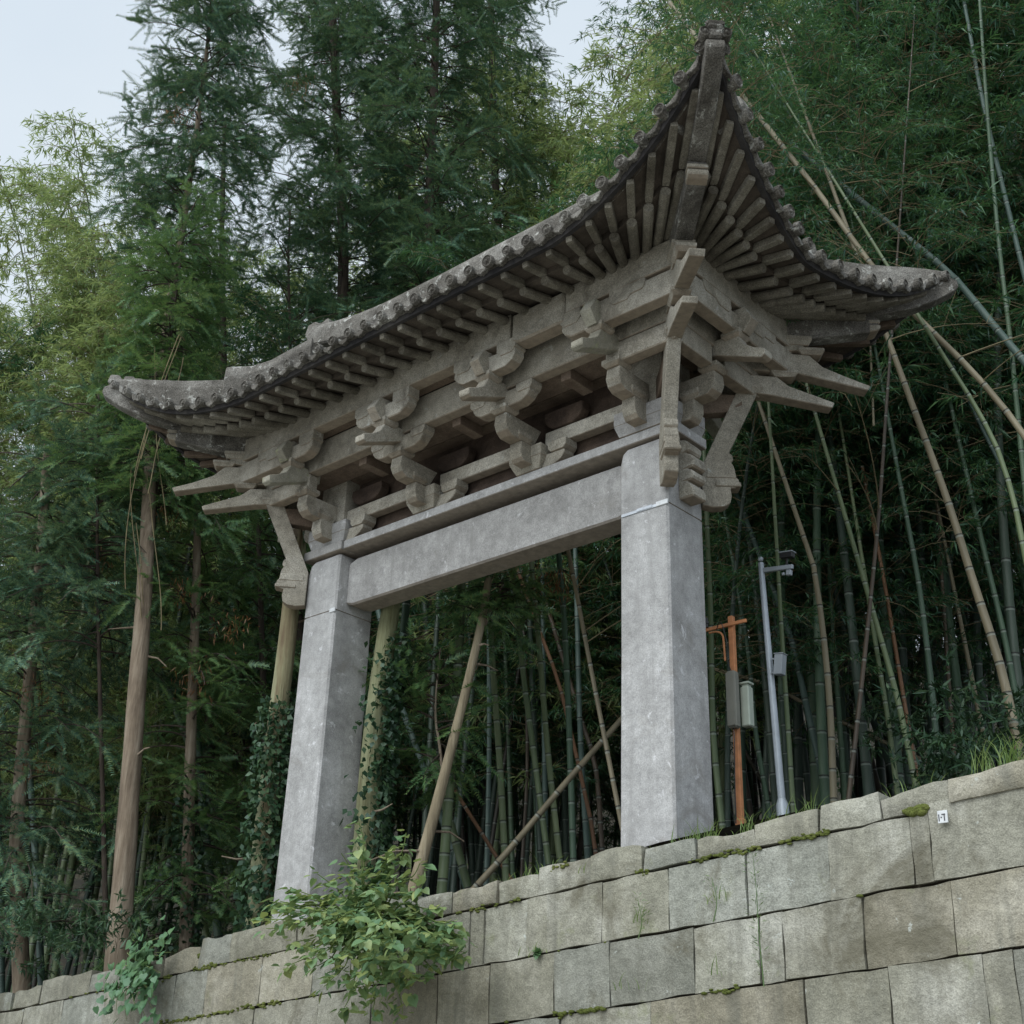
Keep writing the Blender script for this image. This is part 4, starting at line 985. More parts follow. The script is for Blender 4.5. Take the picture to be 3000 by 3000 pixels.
# ------------------------------------------------------------------ firs
def trunk_mesh(P, r0, r1, mat, n=12, step=.16, rough=.10, name='trunk'):
    Q, s, L = resample(P, step); a = np.arange(n) * 2 * np.pi / n; R = np.zeros((len(Q), n)); sd = rng.random() * 50
    for i in range(len(Q)):
        r = r0 + (r1 - r0) * s[i] / L; r += r0 * .35 * math.exp(-s[i] / .5)
        for j in range(n): R[i, j] = r * (1 + rough * noise.noise(Vector((math.cos(a[j]) * 1.6, math.sin(a[j]) * 1.6, s[i] * 1.4 + sd))) + .5 * rough * noise.noise(Vector((math.cos(a[j]) * 5, math.sin(a[j]) * 5, s[i] * 4 + sd))))
    v, f, t = tube(Q, R, n); return npmesh(name, v, f, mat, True), Q, s, L
def fir_crown(Q, t0, t1, nb, lmax, lmin, mats, fr=11, needle=.058, droop=.5, up=.35, frl=.36):
    tw = []; m_ = len(Q); AX, FD, FL = [], [], []
    for b in range(nb):
        t = t0 + (t1 - t0) * (b + rng.random()) / nb; i = t * (m_ - 1); i0 = int(min(i, m_ - 2)); p = Q[i0] + (Q[i0 + 1] - Q[i0]) * (i - i0)
        q = (t - t0) / (t1 - t0); L = (lmax + (lmin - lmax) * q) * rng.uniform(.5, 1.15); az = rng.random() * 6.283
        if math.sin(az * 2 + t * 23) > .6: L *= .45                   # gaps in the crown
        d = np.array([math.cos(az), math.sin(az), up * rng.uniform(.1, 1.5)]); u = np.linspace(0, 1, 7)[:, None]
        path = p + d * L * u + np.array([0, 0, -droop]) * L * u ** 2.2 + rng.normal(size=3) * .08 * u
        tw.append(tube(path, np.linspace(.014, .004, 7), 3))
        for k in range(max(3, int(fr * .42 * L / 1.3) + 1)):
            w_ = rng.uniform(.15, 1); j = w_ * 6; j0 = int(min(j, 5)); pp = path[j0] + (path[j0 + 1] - path[j0]) * (j - j0)
            tan = path[j0 + 1] - path[j0]; tan = tan / np.linalg.norm(tan); lat = np.cross(tan, [0, 0, 1.]); lat /= np.linalg.norm(lat) + 1e-9
            sg = 1 if k % 2 else -1; sd = tan * rng.uniform(.3, 1.) + lat * sg * rng.uniform(.2, 1) + np.array([0, 0, rng.uniform(-.55, .5)]); sd /= np.linalg.norm(sd); sl = rng.uniform(.18, .5) * (1.15 - .4 * w_)
            e = pp + sd * sl + np.array([0, 0, -.12]) * sl; tw.append(tube([pp, (pp + e) / 2 + np.array([0, 0, .02]), e], .0035, 3))
            for z in range(5):
                s_ = (z + rng.random()) / 5; b0 = pp + (e - pp) * s_; sgn = 1 if z % 2 else -1; l2 = np.cross(sd, [0, 0, 1.])
                fd = sd * rng.uniform(.45, 1.) + l2 * sgn * rng.uniform(.2, 1.) + np.array([0, 0, rng.uniform(-.5, .45)]); fd /= np.linalg.norm(fd)
                AX.append(b0); FD.append(fd); FL.append(frl * rng.uniform(.4, 1.1))
    AX, FD, FL = np.array(AX), np.array(FD), np.array(FL)[:, None]; n = len(AX); sn = np.cross(FD, rng.normal(size=(n, 3)) * .45 + np.array([0, 0, 1.])); sn /= np.linalg.norm(sn, axis=1)[:, None]; nv = []
    ns = 15
    for k in range(ns):
        s_ = (k + .5) / ns; ax = AX + FD * FL * s_ + np.array([0, 0, -.12]) * FL * s_ ** 2; wv = FD * .0075
        for sgn in (1, -1):
            nd = FD * .6 + sn * sgn + rng.normal(size=(n, 3)) * .15 + np.array([0, 0, .08]); nd /= np.linalg.norm(nd, axis=1)[:, None]
            nv.append(np.stack([ax - wv, ax + wv, ax + nd * needle * (1 - .5 * s_) * rng.uniform(.8, 1.25, (n, 1))], 1).reshape(-1, 3))
    V = np.concatenate(nv); F = np.arange(len(V)).reshape(-1, 3)
    v2, f2, _ = cat(tw); f2 = np.concatenate([f2[:, [0, 1, 2]], f2[:, [0, 2, 3]]])
    mi = np.r_[np.zeros(len(F), int), np.ones(len(f2), int)]; F = np.concatenate([F, f2 + len(V)]); V = np.concatenate([V, v2])
    return npmesh('crown', V, F, mats, mi=mi)
def tree(name, pts, d, px0, px1, mat, label, cat_='tree', group=None, crown=None, ground=True, stubs=0, n=12):
    P = line3(pts, d); base = P[0]; dist = np.linalg.norm(base - np.array(CC)); r0, r1 = px0 / CF * dist / 2, px1 / CF * dist / 2
    if ground:
        a, b = P[0], P[1]; dr = (a - b) / np.linalg.norm(a - b); q = a.copy(); k = 0
        while q[2] > ground_z(q[0], q[1]) - .1 and k < 50: q = q + dr * .1; k += 1
        P = [q] + P
    o = Vector(P[0]); t = empty(name, o); tag(t, label, cat_, group); L_ = [p - np.array(o) for p in P]
    me, Q, s, L = trunk_mesh(L_, r0, r1, M[mat], n); link('trunk', me, t)
    if crown: link('crown', fir_crown(Q, *crown[0], **crown[1]), t)
    if stubs:
        parts = []
        for _ in range(stubs):
            i = rng.integers(int(len(Q) * .1), int(len(Q) * .9)); az = rng.random() * 6.28; e = np.array([math.cos(az), math.sin(az), rng.uniform(-.2, .6)]); ln = rng.uniform(.10, .45); rr = r0 + (r1 - r0) * i / len(Q)
            parts.append(tube([Q[i] + e * rr * .8, Q[i] + e * (rr + ln * .5), Q[i] + e * (rr + ln) + np.array([0, 0, rng.uniform(-.08, .05)])], [.013, .009, .005], 5))
        v, f, _ = cat(parts); tag(link('branch_stubs', npmesh('branch_stubs', v, f, M['bark']), t), kind='stuff')
    return t, Q
ND = [M['needle'], M['bark_dark']]; NY = [M['needle_y'], M['bark_dark']]
FG = 'fir trees behind the gateway'
tree('fir_tree', [(350, 2770), (385, 2250), (425, 1700), (447, 1280), (497, 906), (543, 611), (600, 200), (650, -300)], [13.6, 13.6, 13.7, 14.1, 14.8, 14.9, 15, 15], 62, 4, 'bark', 'tall fir with a long bare brown trunk left of the gateway', group=FG, crown=((.60, .99, 160, 1.0, .85, ND), dict(fr=20)), stubs=16)
tree('fir_tree', [(1000, 1500), (1000, 1100), (1005, 700), (985, 300), (960, -300)], 17, 46, 24, 'bark_dark', 'wide dark fir rising behind the left half of the roof', group=FG, crown=((.42, .99, 190, 2.3, 1.3, ND), dict(fr=22)))
tree('fir_tree', [(1260, 1300), (1250, 800), (1270, 300), (1290, -400)], 16, 40, 22, 'bark_dark', 'dark fir rising behind the middle of the roof', group=FG, crown=((.35, .99, 190, 2.0, 1.3, ND), dict(fr=22)))
tree('fir_tree', [(1480, 1000), (1450, 500), (1440, 100), (1430, -400)], 18.5, 30, 18, 'bark_dark', 'dark fir right of the middle one, near the pale bamboo', group=FG, crown=((.35, .99, 110, 1.6, 1.0, ND), dict(fr=20)))
tree('fir_tree', [(640, 1500), (655, 1100), (650, 700), (660, 350)], 17, 34, 12, 'bark_dark', 'slender fir just right of the tall bare trunk', group=FG, crown=((.30, .99, 80, 1.3, .6, ND), dict(fr=15)))
tree('fir_tree', [(860, 1300), (850, 1000), (845, 760), (850, 620)], 16, 24, 6, 'bark_dark', 'young bluish fir with a pointed top above the left roof end', group=FG, crown=((.15, .99, 80, 1.5, .35, ND), dict(fr=16, up=.6)))
tree('fir_tree', [(1180, 1250), (1175, 900), (1170, 560)], 17.5, 26, 8, 'bark_dark', 'soft green young fir above the middle of the roof', group=FG, crown=((.15, .99, 80, 1.5, .5, NY), dict(fr=15, up=.5)))
tree('fir_tree', [(545, 2760), (552, 2450), (560, 2150), (572, 1800), (580, 1500), (585, 1200)], 14.5, 38, 20, 'bark', 'thin fir with mossy low branches between the bare trunk and the gateway', group=FG, crown=((.14, .97, 90, .85, 1.1, NY), dict(fr=14, frl=.36)))
tree('fir_tree', [(62, 2850), (50, 2550), (58, 2300), (90, 1950), (120, 1600), (140, 1300)], 15, 46, 24, 'bark', 'leafy fir at the left edge with drooping low branches', group=FG, crown=((.16, .97, 120, 1.35, 1.2, ND), dict(fr=14, frl=.38)))
tree('fir_tree', [(300, 2300), (290, 1900), (285, 1500), (290, 1150)], 14.4, 15, 8, 'bark_dark', 'dark fir with drooping boughs behind the bare trunk', group=FG, crown=((.55, .98, 80, 1.2, .8, ND), dict(fr=18)))
tree('fir_tree', [(398, 2300), (440, 1700), (470, 1300), (500, 1000), (545, 640)], 14.0, 16, 5, 'bark_dark', 'soft green young fir just above the left roof corner', group=FG, crown=((.58, .99, 130, .85, .6, NY), dict(fr=17, up=.4)))
tree('fir_tree', [(760, 1650), (752, 1400), (750, 1100)], 15.5, 24, 10, 'bark_dark', 'bushy green fir behind the left roof corner', group=FG, crown=((.05, .98, 90, 1.2, .7, NY), dict(fr=14)))
tree('fir_tree', [(720, 2560), (712, 2250), (700, 1950), (690, 1650)], 17, 22, 12, 'bark_dark', 'dim fir with hanging boughs left of the broken trunk', group=FG, crown=((.10, .98, 70, 1.0, .9, ND), dict(fr=13)))
# bare trunks
tree('broken_trunk', [(757, 2720), (775, 2450), (808, 2150), (845, 1850), (868, 1640)], 11.6, 66, 50, 'bark_snag', 'broken dead trunk with peeling bark just left of the left column', 'trunk', stubs=6, n=14)
_, Qd = tree('tree_trunk', [(1062, 2640), (1075, 2400), (1100, 2100), (1130, 1880), (1165, 1650)], 11.2, 70, 56, 'bark_green', 'pale greenish trunk with ivy right behind the left column', 'trunk', stubs=4, n=14)
_, Qe = tree('leaning_trunk', [(1195, 2670), (1235, 2520), (1268, 2400), (1320, 2200), (1375, 1980), (1415, 1800), (1432, 1690)], 10.8, 38, 23, 'bark_pale', 'slim brown trunk leaning right in the opening', 'trunk', stubs=8)
# jagged splintered top of the broken trunk
def splinters():
    p = line3([(868, 1650)], 11.6)[0]; t = [o for o in bpy.data.objects if o.name.startswith('broken_trunk')][0]
    base = p - np.array(t.location); parts = []
    for (du, dv, w_) in ((-22, -35, .045), (-8, -78, .05), (8, -110, .045), (20, -60, .04)):
        a = line3([(868 + du * .5, 1665)], 11.6)[0] - np.array(t.location); b = line3([(868 + du + 6, 1650 + dv)], 11.6)[0] - np.array(t.location)
        parts.append(tube([a, (a * .5 + b * .5), b], [w_ * 1.3, w_, .008], 6))
    v, f, _ = cat(parts); link('splintered_top', npmesh('splintered_top', v, f, M['bark_snag']), t)
splinters()
# sapling sprigs of fir
def sprigs(pts, d, label, n=5, L=.35):
    P = line3(pts, d); o = Vector(P[0]); t = empty('fir_sapling', o); tag(t, label, 'sapling', None); L_ = [p - np.array(o) for p in P]
    me, Q, s, LL = trunk_mesh(L_, .014, .006, M['bark'], 6, .1); link('stem', me, t)
    link('sprays', fir_crown(Q, .1, .98, n * 5, L, L * .7, NY, fr=14, frl=.28, droop=.2), t)
sprigs([(1300, 2330), (1290, 2200), (1275, 2080), (1290, 1900)], 11.3, 'green fir sapling in front of the thick pale bamboo in the opening', 4, .38)
sprigs([(1420, 1830), (1450, 1760), (1480, 1700)], 11, 'small fir spray hanging under the lintel middle', 3, .35)
# ivy
def ivy(Q0, name, label, lo, hi, n, rad, side, wid=.6):
    t = empty(name, Vector(Q0[1])); tag(t, label, 'ivy'); Q = np.array(Q0[0]); m_ = len(Q); i = lo * (m_ - 1) + (hi - lo) * (m_ - 1) * rng.random(n) ** .9
    P = Q[i.astype(int)]; az = side + rng.normal(size=n) * wid; rr = rad * rng.uniform(.95, 1.6, n); B = P + np.stack([np.cos(az) * rr, np.sin(az) * rr, rng.normal(size=n) * .06], 1)
    d_ = np.stack([np.cos(az) * .5, np.sin(az) * .5, -np.ones(n)], 1) + rng.normal(size=(n, 3)) * .5
    V, F = leaves(B, d_, rng.uniform(.04, .075, n), rng.uniform(.04, .07, n)); tag(link('ivy_leaves', npmesh('ivy_leaves', V, F, M['ivy']), t), kind='stuff')
tb = [o for o in bpy.data.objects if o.name.startswith('broken_trunk')][0]; Pb = line3([(757, 2720), (775, 2450), (808, 2150), (845, 1850)], 11.6)
Qb, _, _ = resample([p - np.array(tb.location) for p in Pb], .1)
ivy((Qb, tb.location), 'ivy', 'dark ivy climbing the broken trunk', 0, .75, 1500, .13, -.6, 1.1)
td = [o for o in bpy.data.objects if o.name.startswith('tree_trunk')][0]
ivy((Qd, td.location), 'ivy', 'dark ivy hanging on the right side of the pale greenish trunk', .0, .80, 1500, .14, .3, .8)
Pm = line3([(545, 2760), (552, 2450), (560, 2300)], 14.5); Qm, _, _ = resample([p - Pm[0] for p in Pm], .1)
ivy((Qm, Vector(Pm[0])), 'ivy', 'ivy round the foot of the thin mossy fir', 0, .95, 700, .11, 0, 2.5)
# dry vines hanging on the tall bare trunk
def dry_vines():
    P = line3([(400, 2000), (430, 1600), (447, 1280), (490, 1000)], 13.4); o = Vector(P[0]); t = empty('dry_vine', o); tag(t, 'tangled dry vines hanging round the tall bare fir trunk', 'vine')
    Q, s, L = resample([p - P[0] for p in P], .1); parts = []
    for k in range(8):
        i = rng.integers(0, len(Q) - 12); n = rng.integers(8, 26); ph = rng.random() * 6; pts = []
        for j in range(n):
            q = Q[min(i + j, len(Q) - 1)]; r = .15 + .07 * abs(math.sin(j * .15 + ph)) ; a = ph + j * .08; pts.append(q + np.array([math.cos(a) * r, math.sin(a) * r, 0]))
        parts.append(tube(resample(pts, .05)[0], .006, 4))
    v, f, _ = cat(parts); tag(link('vine_stems', npmesh('vine_stems', v, f, M['twig'], True), t), kind='stuff')
dry_vines()
# dead brown fronds hanging in the firs
def deadfronds():
    B, Dd = [], []
    for (u, v, d) in [(300, 1640, 14.8), (310, 1720, 14.8), (240, 1600, 15), (480, 1500, 14), (545, 1720, 14), (690, 1830, 14), (110, 2040, 14.8), (120, 2230, 14.8), (560, 1990, 14), (520, 1430, 14.3), (730, 1430, 15), (1590, 1700, 11.5), (1610, 1730, 11.5), (1650, 1690, 11.5), (520, 330, 14.6), (880, 250, 16), (700, 160, 15)]:
        p = np.array(atd(u, v, d)); n = 70; B.append(p + rng.normal(size=(n, 3)) * np.array([.12, .12, .10])); Dd.append(rng.normal(size=(n, 3)) * .5 + np.array([0, 0, -1.]))
    B = np.concatenate(B); Dd = np.concatenate(Dd); V, F = leaves(B, Dd, .09, .012); tag(link('dead_fronds', npmesh('dead_fronds', V, F, M['deadleaf'])), 'small brown dead sprays scattered among the fir boughs', 'dead leaves', kind='stuff')
deadfronds()
# undergrowth on the bank behind the wall
def undergrowth():
    B, Dd = [], []
    spots = [(u, 2740 - (u - 100) * .12, rng.uniform(12.5, 15)) for u in np.linspace(60, 420, 16)] + [(u, 2230 - (u - 2750) * .35, rng.uniform(9.5, 11.5)) for u in np.linspace(2680, 3020, 13)] + [(u, 2080, rng.uniform(9.8, 12)) for u in np.linspace(2760, 3020, 5)] + [(u, 2120, 12) for u in (2560, 2620, 2680)]
    for (u, v, d) in spots:
        for k in range(5):
            p = np.array(atd(u + rng.normal() * 22, v + rng.normal() * 34, d)); n = 26; a = rng.random() * 6.28; dr = np.array([math.cos(a), math.sin(a), rng.uniform(-.2, .5)])
            s = rng.random((n, 1)); B.append(p + dr * .35 * s); Dd.append(dr * .5 + rng.normal(size=(n, 3)) * .7 + np.array([0, 0, -.25]))
    B = np.concatenate(B); Dd = np.concatenate(Dd); n = len(B); V, F = leaves(B, Dd, rng.uniform(.06, .13, n), rng.uniform(.014, .026, n)); tag(link('undergrowth', npmesh('undergrowth', V, F, M['ivy'])), 'low leafy undergrowth along the bank behind the wall', 'undergrowth', kind='stuff')
undergrowth()
# ------------------------------------------------------------------ plants on the wall
def heart_mesh(name, mat, w_=.95):
    V = [(0, 0, 0), (-.10, -.30 * w_, .03), (.18, -.50 * w_, .05), (.50, -.40 * w_, .02), (1, 0, -.12), (.50, .40 * w_, .02), (.18, .50 * w_, .05), (-.10, .30 * w_, .03), (.35, 0, -.05), (.70, 0, -.07)]
    F = [[0, 1, 2, 8], [8, 2, 3, 9], [9, 3, 4], [0, 8, 6, 7], [8, 9, 5, 6], [9, 4, 5]]
    return pymesh(name, V, F, mat)
def put_leaf(me, p, d, size, parent, up=None, name='leaf'):
    d = Vector(d).normalized(); up = Vector(up) if up is not None else Vector((rng.normal() * .35, rng.normal() * .35 - .35, 1))
    s = up.cross(d).normalized(); u = d.cross(s)
    m = Matrix((d * size, s * size, u * size)).transposed().to_4x4(); m.translation = p
    o = bpy.data.objects.new(name, me); COL.objects.link(o); o.parent = parent; o.matrix_local = m
HL = heart_mesh('leaf', M['shrub']); HV = heart_mesh('leaf', M['vine'], 1.1)
def shrub():
    root = Vector(atY(1120, 2800, WY - .05)); t = empty('leafy_shrub', root); tag(t, 'big leafy green shrub growing out of the wall below the left column', 'shrub')
    tips = [(1050, 2405, .5), (1190, 2440, .5), (1130, 2500, .5), (930, 2560, .7), (850, 2600, .8), (810, 2660, .9), (780, 2720, .8), (1010, 2560, .8), (1100, 2590, .8), (1240, 2590, .5), (1290, 2650, .45), (860, 2760, .8), (930, 2700, 1.0), (1010, 2680, 1.1), (1120, 2700, 1.0), (1220, 2720, .7), (1340, 2720, .35), (1360, 2790, .3), (1310, 2760, .5), (930, 2830, .7), (1000, 2800, 1.0), (1090, 2810, 1.0), (1180, 2820, .8), (1270, 2840, .4), (950, 2890, .5), (1040, 2900, .7), (1130, 2930, .5), (1200, 2900, .4), (1010, 2950, .4), (1180, 2970, .3), (1350, 2740, .4), (1250, 2790, .6), (890, 2660, 1.0), (970, 2620, 1.0), (1070, 2750, 1.1), (760, 2690, .7), (790, 2640, .8), (830, 2700, .9), (1160, 2560, .6), (1050, 2480, .6), (1000, 2500, .6), (1330, 2700, .5), (1370, 2760, .4), (900, 2780, .8), (960, 2740, 1.0), (1290, 2800, .5), (1090, 2970, .5), (840, 2830, .5), (1150, 2760, 1.0), (820, 2640, .8), (870, 2620, .8), (1180, 2500, .45), (1230, 2530, .45), (1300, 2740, .6), (1340, 2800, .4), (1120, 2880, .7), (1060, 2850, .9), (980, 2860, .7), (1230, 2870, .5), (920, 2800, .8)]
    slots = []
    for (u, v, o) in tips:
        e = Vector(atY(u, v, WY - o)) - root; L = e.length; mid = e * .5 + Vector((0, -.10, .06 + .10 * L))
        pts = [Vector((rng.normal() * .04, .05, rng.normal() * .04)), mid * .5 + Vector((0, -.03, .03)), mid, e * .78 + Vector((0, 0, .05)), e]
        Q, s, LL = resample(pts, .05); v_, f_, _ = tube(Q, np.linspace(.010, .003, len(Q)), 5); link('stem', npmesh('stem', v_, f_, M['stemg'], True), t)
        n = len(Q)
        for k in range(int(n * .30), n):
            for _ in range(6): slots.append((Vector(Q[k]), (Vector(Q[k]) - Vector(Q[max(0, k - 3)])).normalized(), k / n))
    rng.shuffle(slots); cnt = 0; many = []
    for (p, tn, q) in slots:
        d = tn * .3 + Vector((rng.normal() * .7, rng.normal() * .6 - .25, rng.normal() * .30 - .28)); size = rng.uniform(.045, .105); st = d.normalized() * rng.uniform(.02, .07)
        if cnt < 290: put_leaf(HL, p + st, d, size, t); cnt += 1
        else: many.append((p + st, d, size * .8))
    V, F = [], []
    for (p, d, s_) in many[:2300]:
        d = d.normalized(); up = Vector((rng.normal() * .35, rng.normal() * .35 - .3, 1)); s = up.cross(d).normalized(); u = d.cross(s); b = len(V)
        for v in HL.vertices: V.append(tuple(p + (d * v.co.x + s * v.co.y + u * v.co.z) * s_))
        F += [[i + b for i in pp.vertices] for pp in HL.polygons]
    tag(link('small_leaves', pymesh('small_leaves', V, F, M['shrub']), t), kind='stuff')
shrub()
def vine():
    root = Vector(atY(440, 2850, WY - .03)); t = empty('vine_plant', root); tag(t, 'dark green broad leaved creeper hanging over the wall at the left', 'creeper')
    tips = [(470, 2745, .1), (500, 2760, .1), (380, 2790, .15), (420, 2820, .2), (470, 2850, .2), (400, 2880, .2), (440, 2910, .25), (360, 2920, .15), (460, 2930, .2), (400, 2960, .25), (430, 2990, .2), (340, 2960, .1), (370, 2990, .1), (480, 2800, .15), (350, 2850, .1), (450, 2960, .15), (500, 2790, .1)]
    cnt = 0
    rng.shuffle(tips)
    for (u, v, o) in tips:
        e = Vector(atY(u, v, WY - o)) - root; pts = [Vector((0, .03, 0)), e * .5 + Vector((0, -.12, .05)), e]
        Q, s, LL = resample(pts, .04); v_, f_, _ = tube(Q, np.linspace(.006, .002, len(Q)), 4); link('stem', npmesh('stem', v_, f_, M['stemg'], True), t)
        for k in range(1, len(Q)):
            for _ in range(3):
                if cnt > 290: break
                p = Vector(Q[k]) + Vector((rng.normal() * .10, -abs(rng.normal()) * .05 - .02, rng.normal() * .09)); d = Vector((rng.normal() * .6, -.35 + rng.normal() * .3, -.7 + rng.normal() * .3))
                put_leaf(HV, p, d, rng.uniform(.05, .085), t, up=(rng.normal() * .3, -1, .6)); cnt += 1
vine()
def grass():
    parts = []; 
    def tuft(u, v, y, n, h):
        p = np.array(atY(u, v + (14 if y > WY else 0), y))
        for _ in range(n):
            a = rng.random() * 6.28; d = np.array([math.cos(a), math.sin(a) * .6, 0]); hh = h * rng.uniform(.5, 1.2); b = p + rng.normal(size=3) * np.array([.06, .04, .01]); ln = rng.uniform(.3, .9)
            pts = [b + d * hh * ln * q ** 1.8 + np.array([0, 0, hh * (q - .35 * ln * q ** 2.5)]) for q in (0, .25, .5, .75, 1.)]
            sd_ = np.cross(d, [0, 0, 1.]) * .0042; V = []
            for k, q in enumerate(pts): wv = sd_ * (1 - (k / 4) ** 2 * .95); V += [q - wv, q + wv]
            parts.append((np.array(V), np.array([[2 * k, 2 * k + 1, 2 * k + 3, 2 * k + 2] for k in range(4)]), np.zeros(10)))
    for u, v, n, h in [(1480, 2580, 7, .12), (1560, 2555, 12, .17), (1590, 2545, 12, .16), (1620, 2530, 6, .13), (1990, 2470, 14, .13), (2030, 2455, 22, .15), (2060, 2450, 24, .16), (2090, 2440, 16, .15), (2130, 2440, 8, .12), (2190, 2435, 12, .17), (2215, 2415, 14, .20), (2250, 2405, 14, .16), (2340, 2385, 14, .18), (2370, 2385, 14, .2), (2400, 2380, 10, .14), (2640, 2320, 6, .14), (2700, 2300, 8, .14), (2880, 2240, 16, .16), (2920, 2230, 26, .2), (2960, 2225, 28, .22), (3000, 2215, 24, .24), (1940, 2480, 5, .08), (700, 2740, 4, .1), (1880, 2480, 5, .07)]:
        tuft(u, v + 12, WY + .10, n, h)
    for u, v, n, h in [(1880, 2700, 14, .12), (2095, 2860, 10, .14), (2110, 2640, 12, .10), (1720, 2560, 5, .07), (1560, 2790, 10, .07), (1840, 2900, 8, .09)]: tuft(u, v, WY - .04, n, h)
    v, f, _ = cat(parts); tag(link('grass', npmesh('grass', v, f, M['grassm'])), 'tufts of pale green grass on the coping and in the wall joints', 'grass', kind='stuff')
grass()
def tall_weed(pts, label, n=5):
    P = [np.array(atY(u, v, WY - .09)) for u, v in pts]; o = Vector(P[0]); t = empty('wall_weed', o); tag(t, label, 'weed', 'weeds growing from the wall joints')
    Q, s, L = resample([p - P[0] for p in P], .03); v_, f_, _ = tube(Q, np.linspace(.005, .0015, len(Q)), 4); link('stem', npmesh('stem', v_, f_, M['weed'], True), t); B, Dd, parts = [], [], []
    for k in range(2, len(Q)):
        for _ in range(n):
            a = rng.random() * 6.28; d = np.array([math.cos(a), -.3 + math.sin(a) * .5, .3]); B.append(Q[k] + d * rng.uniform(0, .06)); Dd.append(d + rng.normal(size=3) * .3)
    V, F = leaves(np.array(B), np.array(Dd), rng.uniform(.025, .055, len(B)), .006); tag(link('leaves', npmesh('leaves', V, F, M['weed']), t), kind='stuff')
tall_weed([(2238, 2890), (2225, 2750), (2215, 2600), (2205, 2500)], 'tall thin weed growing up the wall right of the right column')
tall_weed([(1870, 2750), (1880, 2700), (1868, 2630)], 'short feathery weed on the wall below the right column')
tall_weed([(2090, 2700), (2100, 2640), (2085, 2570)], 'faint feathery weed in the joint left of the tall thin one', 3)
def small_plant():
    p = Vector(atY(1575, 2790, WY - .03)); t = empty('small_plant', p); tag(t, 'small rosette of dark leaves in the wall right of the big shrub', 'plant')
    for k in range(16): a = k * .393; put_leaf(HV, Vector((0, 0, 0)), (math.cos(a), -.5, math.sin(a)), rng.uniform(.03, .055), t, up=(0, -.3, 1))
small_plant()
# ------------------------------------------------------------------ camera posts behind the coping
def silver_pole():
    b = Vector(atY(2299, 2440, 1.35)); e = Vector(atY(2229, 1650, 1.35)); t = empty('camera_pole', b); tag(t, 'silver metal pole with a short side arm carrying small cameras', 'pole'); t['group'] = 'poles right of the gateway'; ax = (e - b)
    low = -ax.normalized() * .9
    v, f, _ = tube([low, ax * .0], [.046, .046], 16); link('sleeve', npmesh('sleeve', v, f, M['silver'], True), t)
    v, f, _ = tube([low * 0, ax * .095, ax * .115], [.046, .046, .030], 16); link('collar', npmesh('collar', v, f, M['silver'], True), t)
    v, f, _ = tube([ax * .10, ax * .55, ax], [.029, .026, .023], 16); link('shaft', npmesh('shaft', v, f, M['silver'], True), t)
    bm = bmesh.new(); bmesh.ops.create_uvsphere(bm, u_segments=10, v_segments=6, radius=.022); me = bpy.data.meshes.new('finial'); bm.to_mesh(me); bm.free(); me.materials.append(M['silver']); link('finial', me, t, ax + Vector((0, 0, .035)))
    a0 = Vector(atY(2236, 1671, 1.35)) - b; a1 = Vector(atY(2323, 1660, 1.35)) - b; d, s, u = frame(a1 - a0)
    def obox(name, c, lx, ly, lz, mat, par=t, bev=.004):
        V, F = prism([tuple(c + d * x * lx + s * y * ly - u * lz) for x, y in ((-1, -1), (1, -1), (1, 1), (-1, 1))], [tuple(c + d * x * lx + s * y * ly + u * lz) for x, y in ((-1, -1), (1, -1), (1, 1), (-1, 1))]); return link(name, bevelled(name, V, F, M[mat], bev), par)
    obox('side_arm', (a0 + a1) / 2, (a1 - a0).length / 2, .014, .018, 'silver')
    c = Vector(atY(2306, 1628, 1.35)) - b; k = obox('camera', c, .055, .028, .020, 'black'); obox('camera_hood', c + u * .026, .062, .034, .005, 'silver', k); obox('camera_foot', c - u * .045, .008, .008, .03, 'black', k)
    c = Vector(atY(2312, 1678, 1.35)) - b; obox('lower_camera', c, .020, .018, .022, 'silver'); obox('lower_camera', c - d * .05 - u * .004, .010, .010, .012, 'silver')
    c = Vector(atY(2285, 1948, 1.33)) - b; k = obox('cabinet', c, .036, .034, .080, 'lightgrey', bev=.004); obox('cabinet_lid', c + u * .083, .041, .039, .005, 'lightgrey', k); obox('cabinet_door', c - s * .035, .031, .002, .070, 'lightgrey', k, .002)
    for z in (-.06, .05):
        v, f, _ = tube([c - d * .075 + u * z, c - d * .034 + u * z], [.008, .008], 6); link('clamp', npmesh('clamp', v, f, M['silver']), t)
silver_pole()
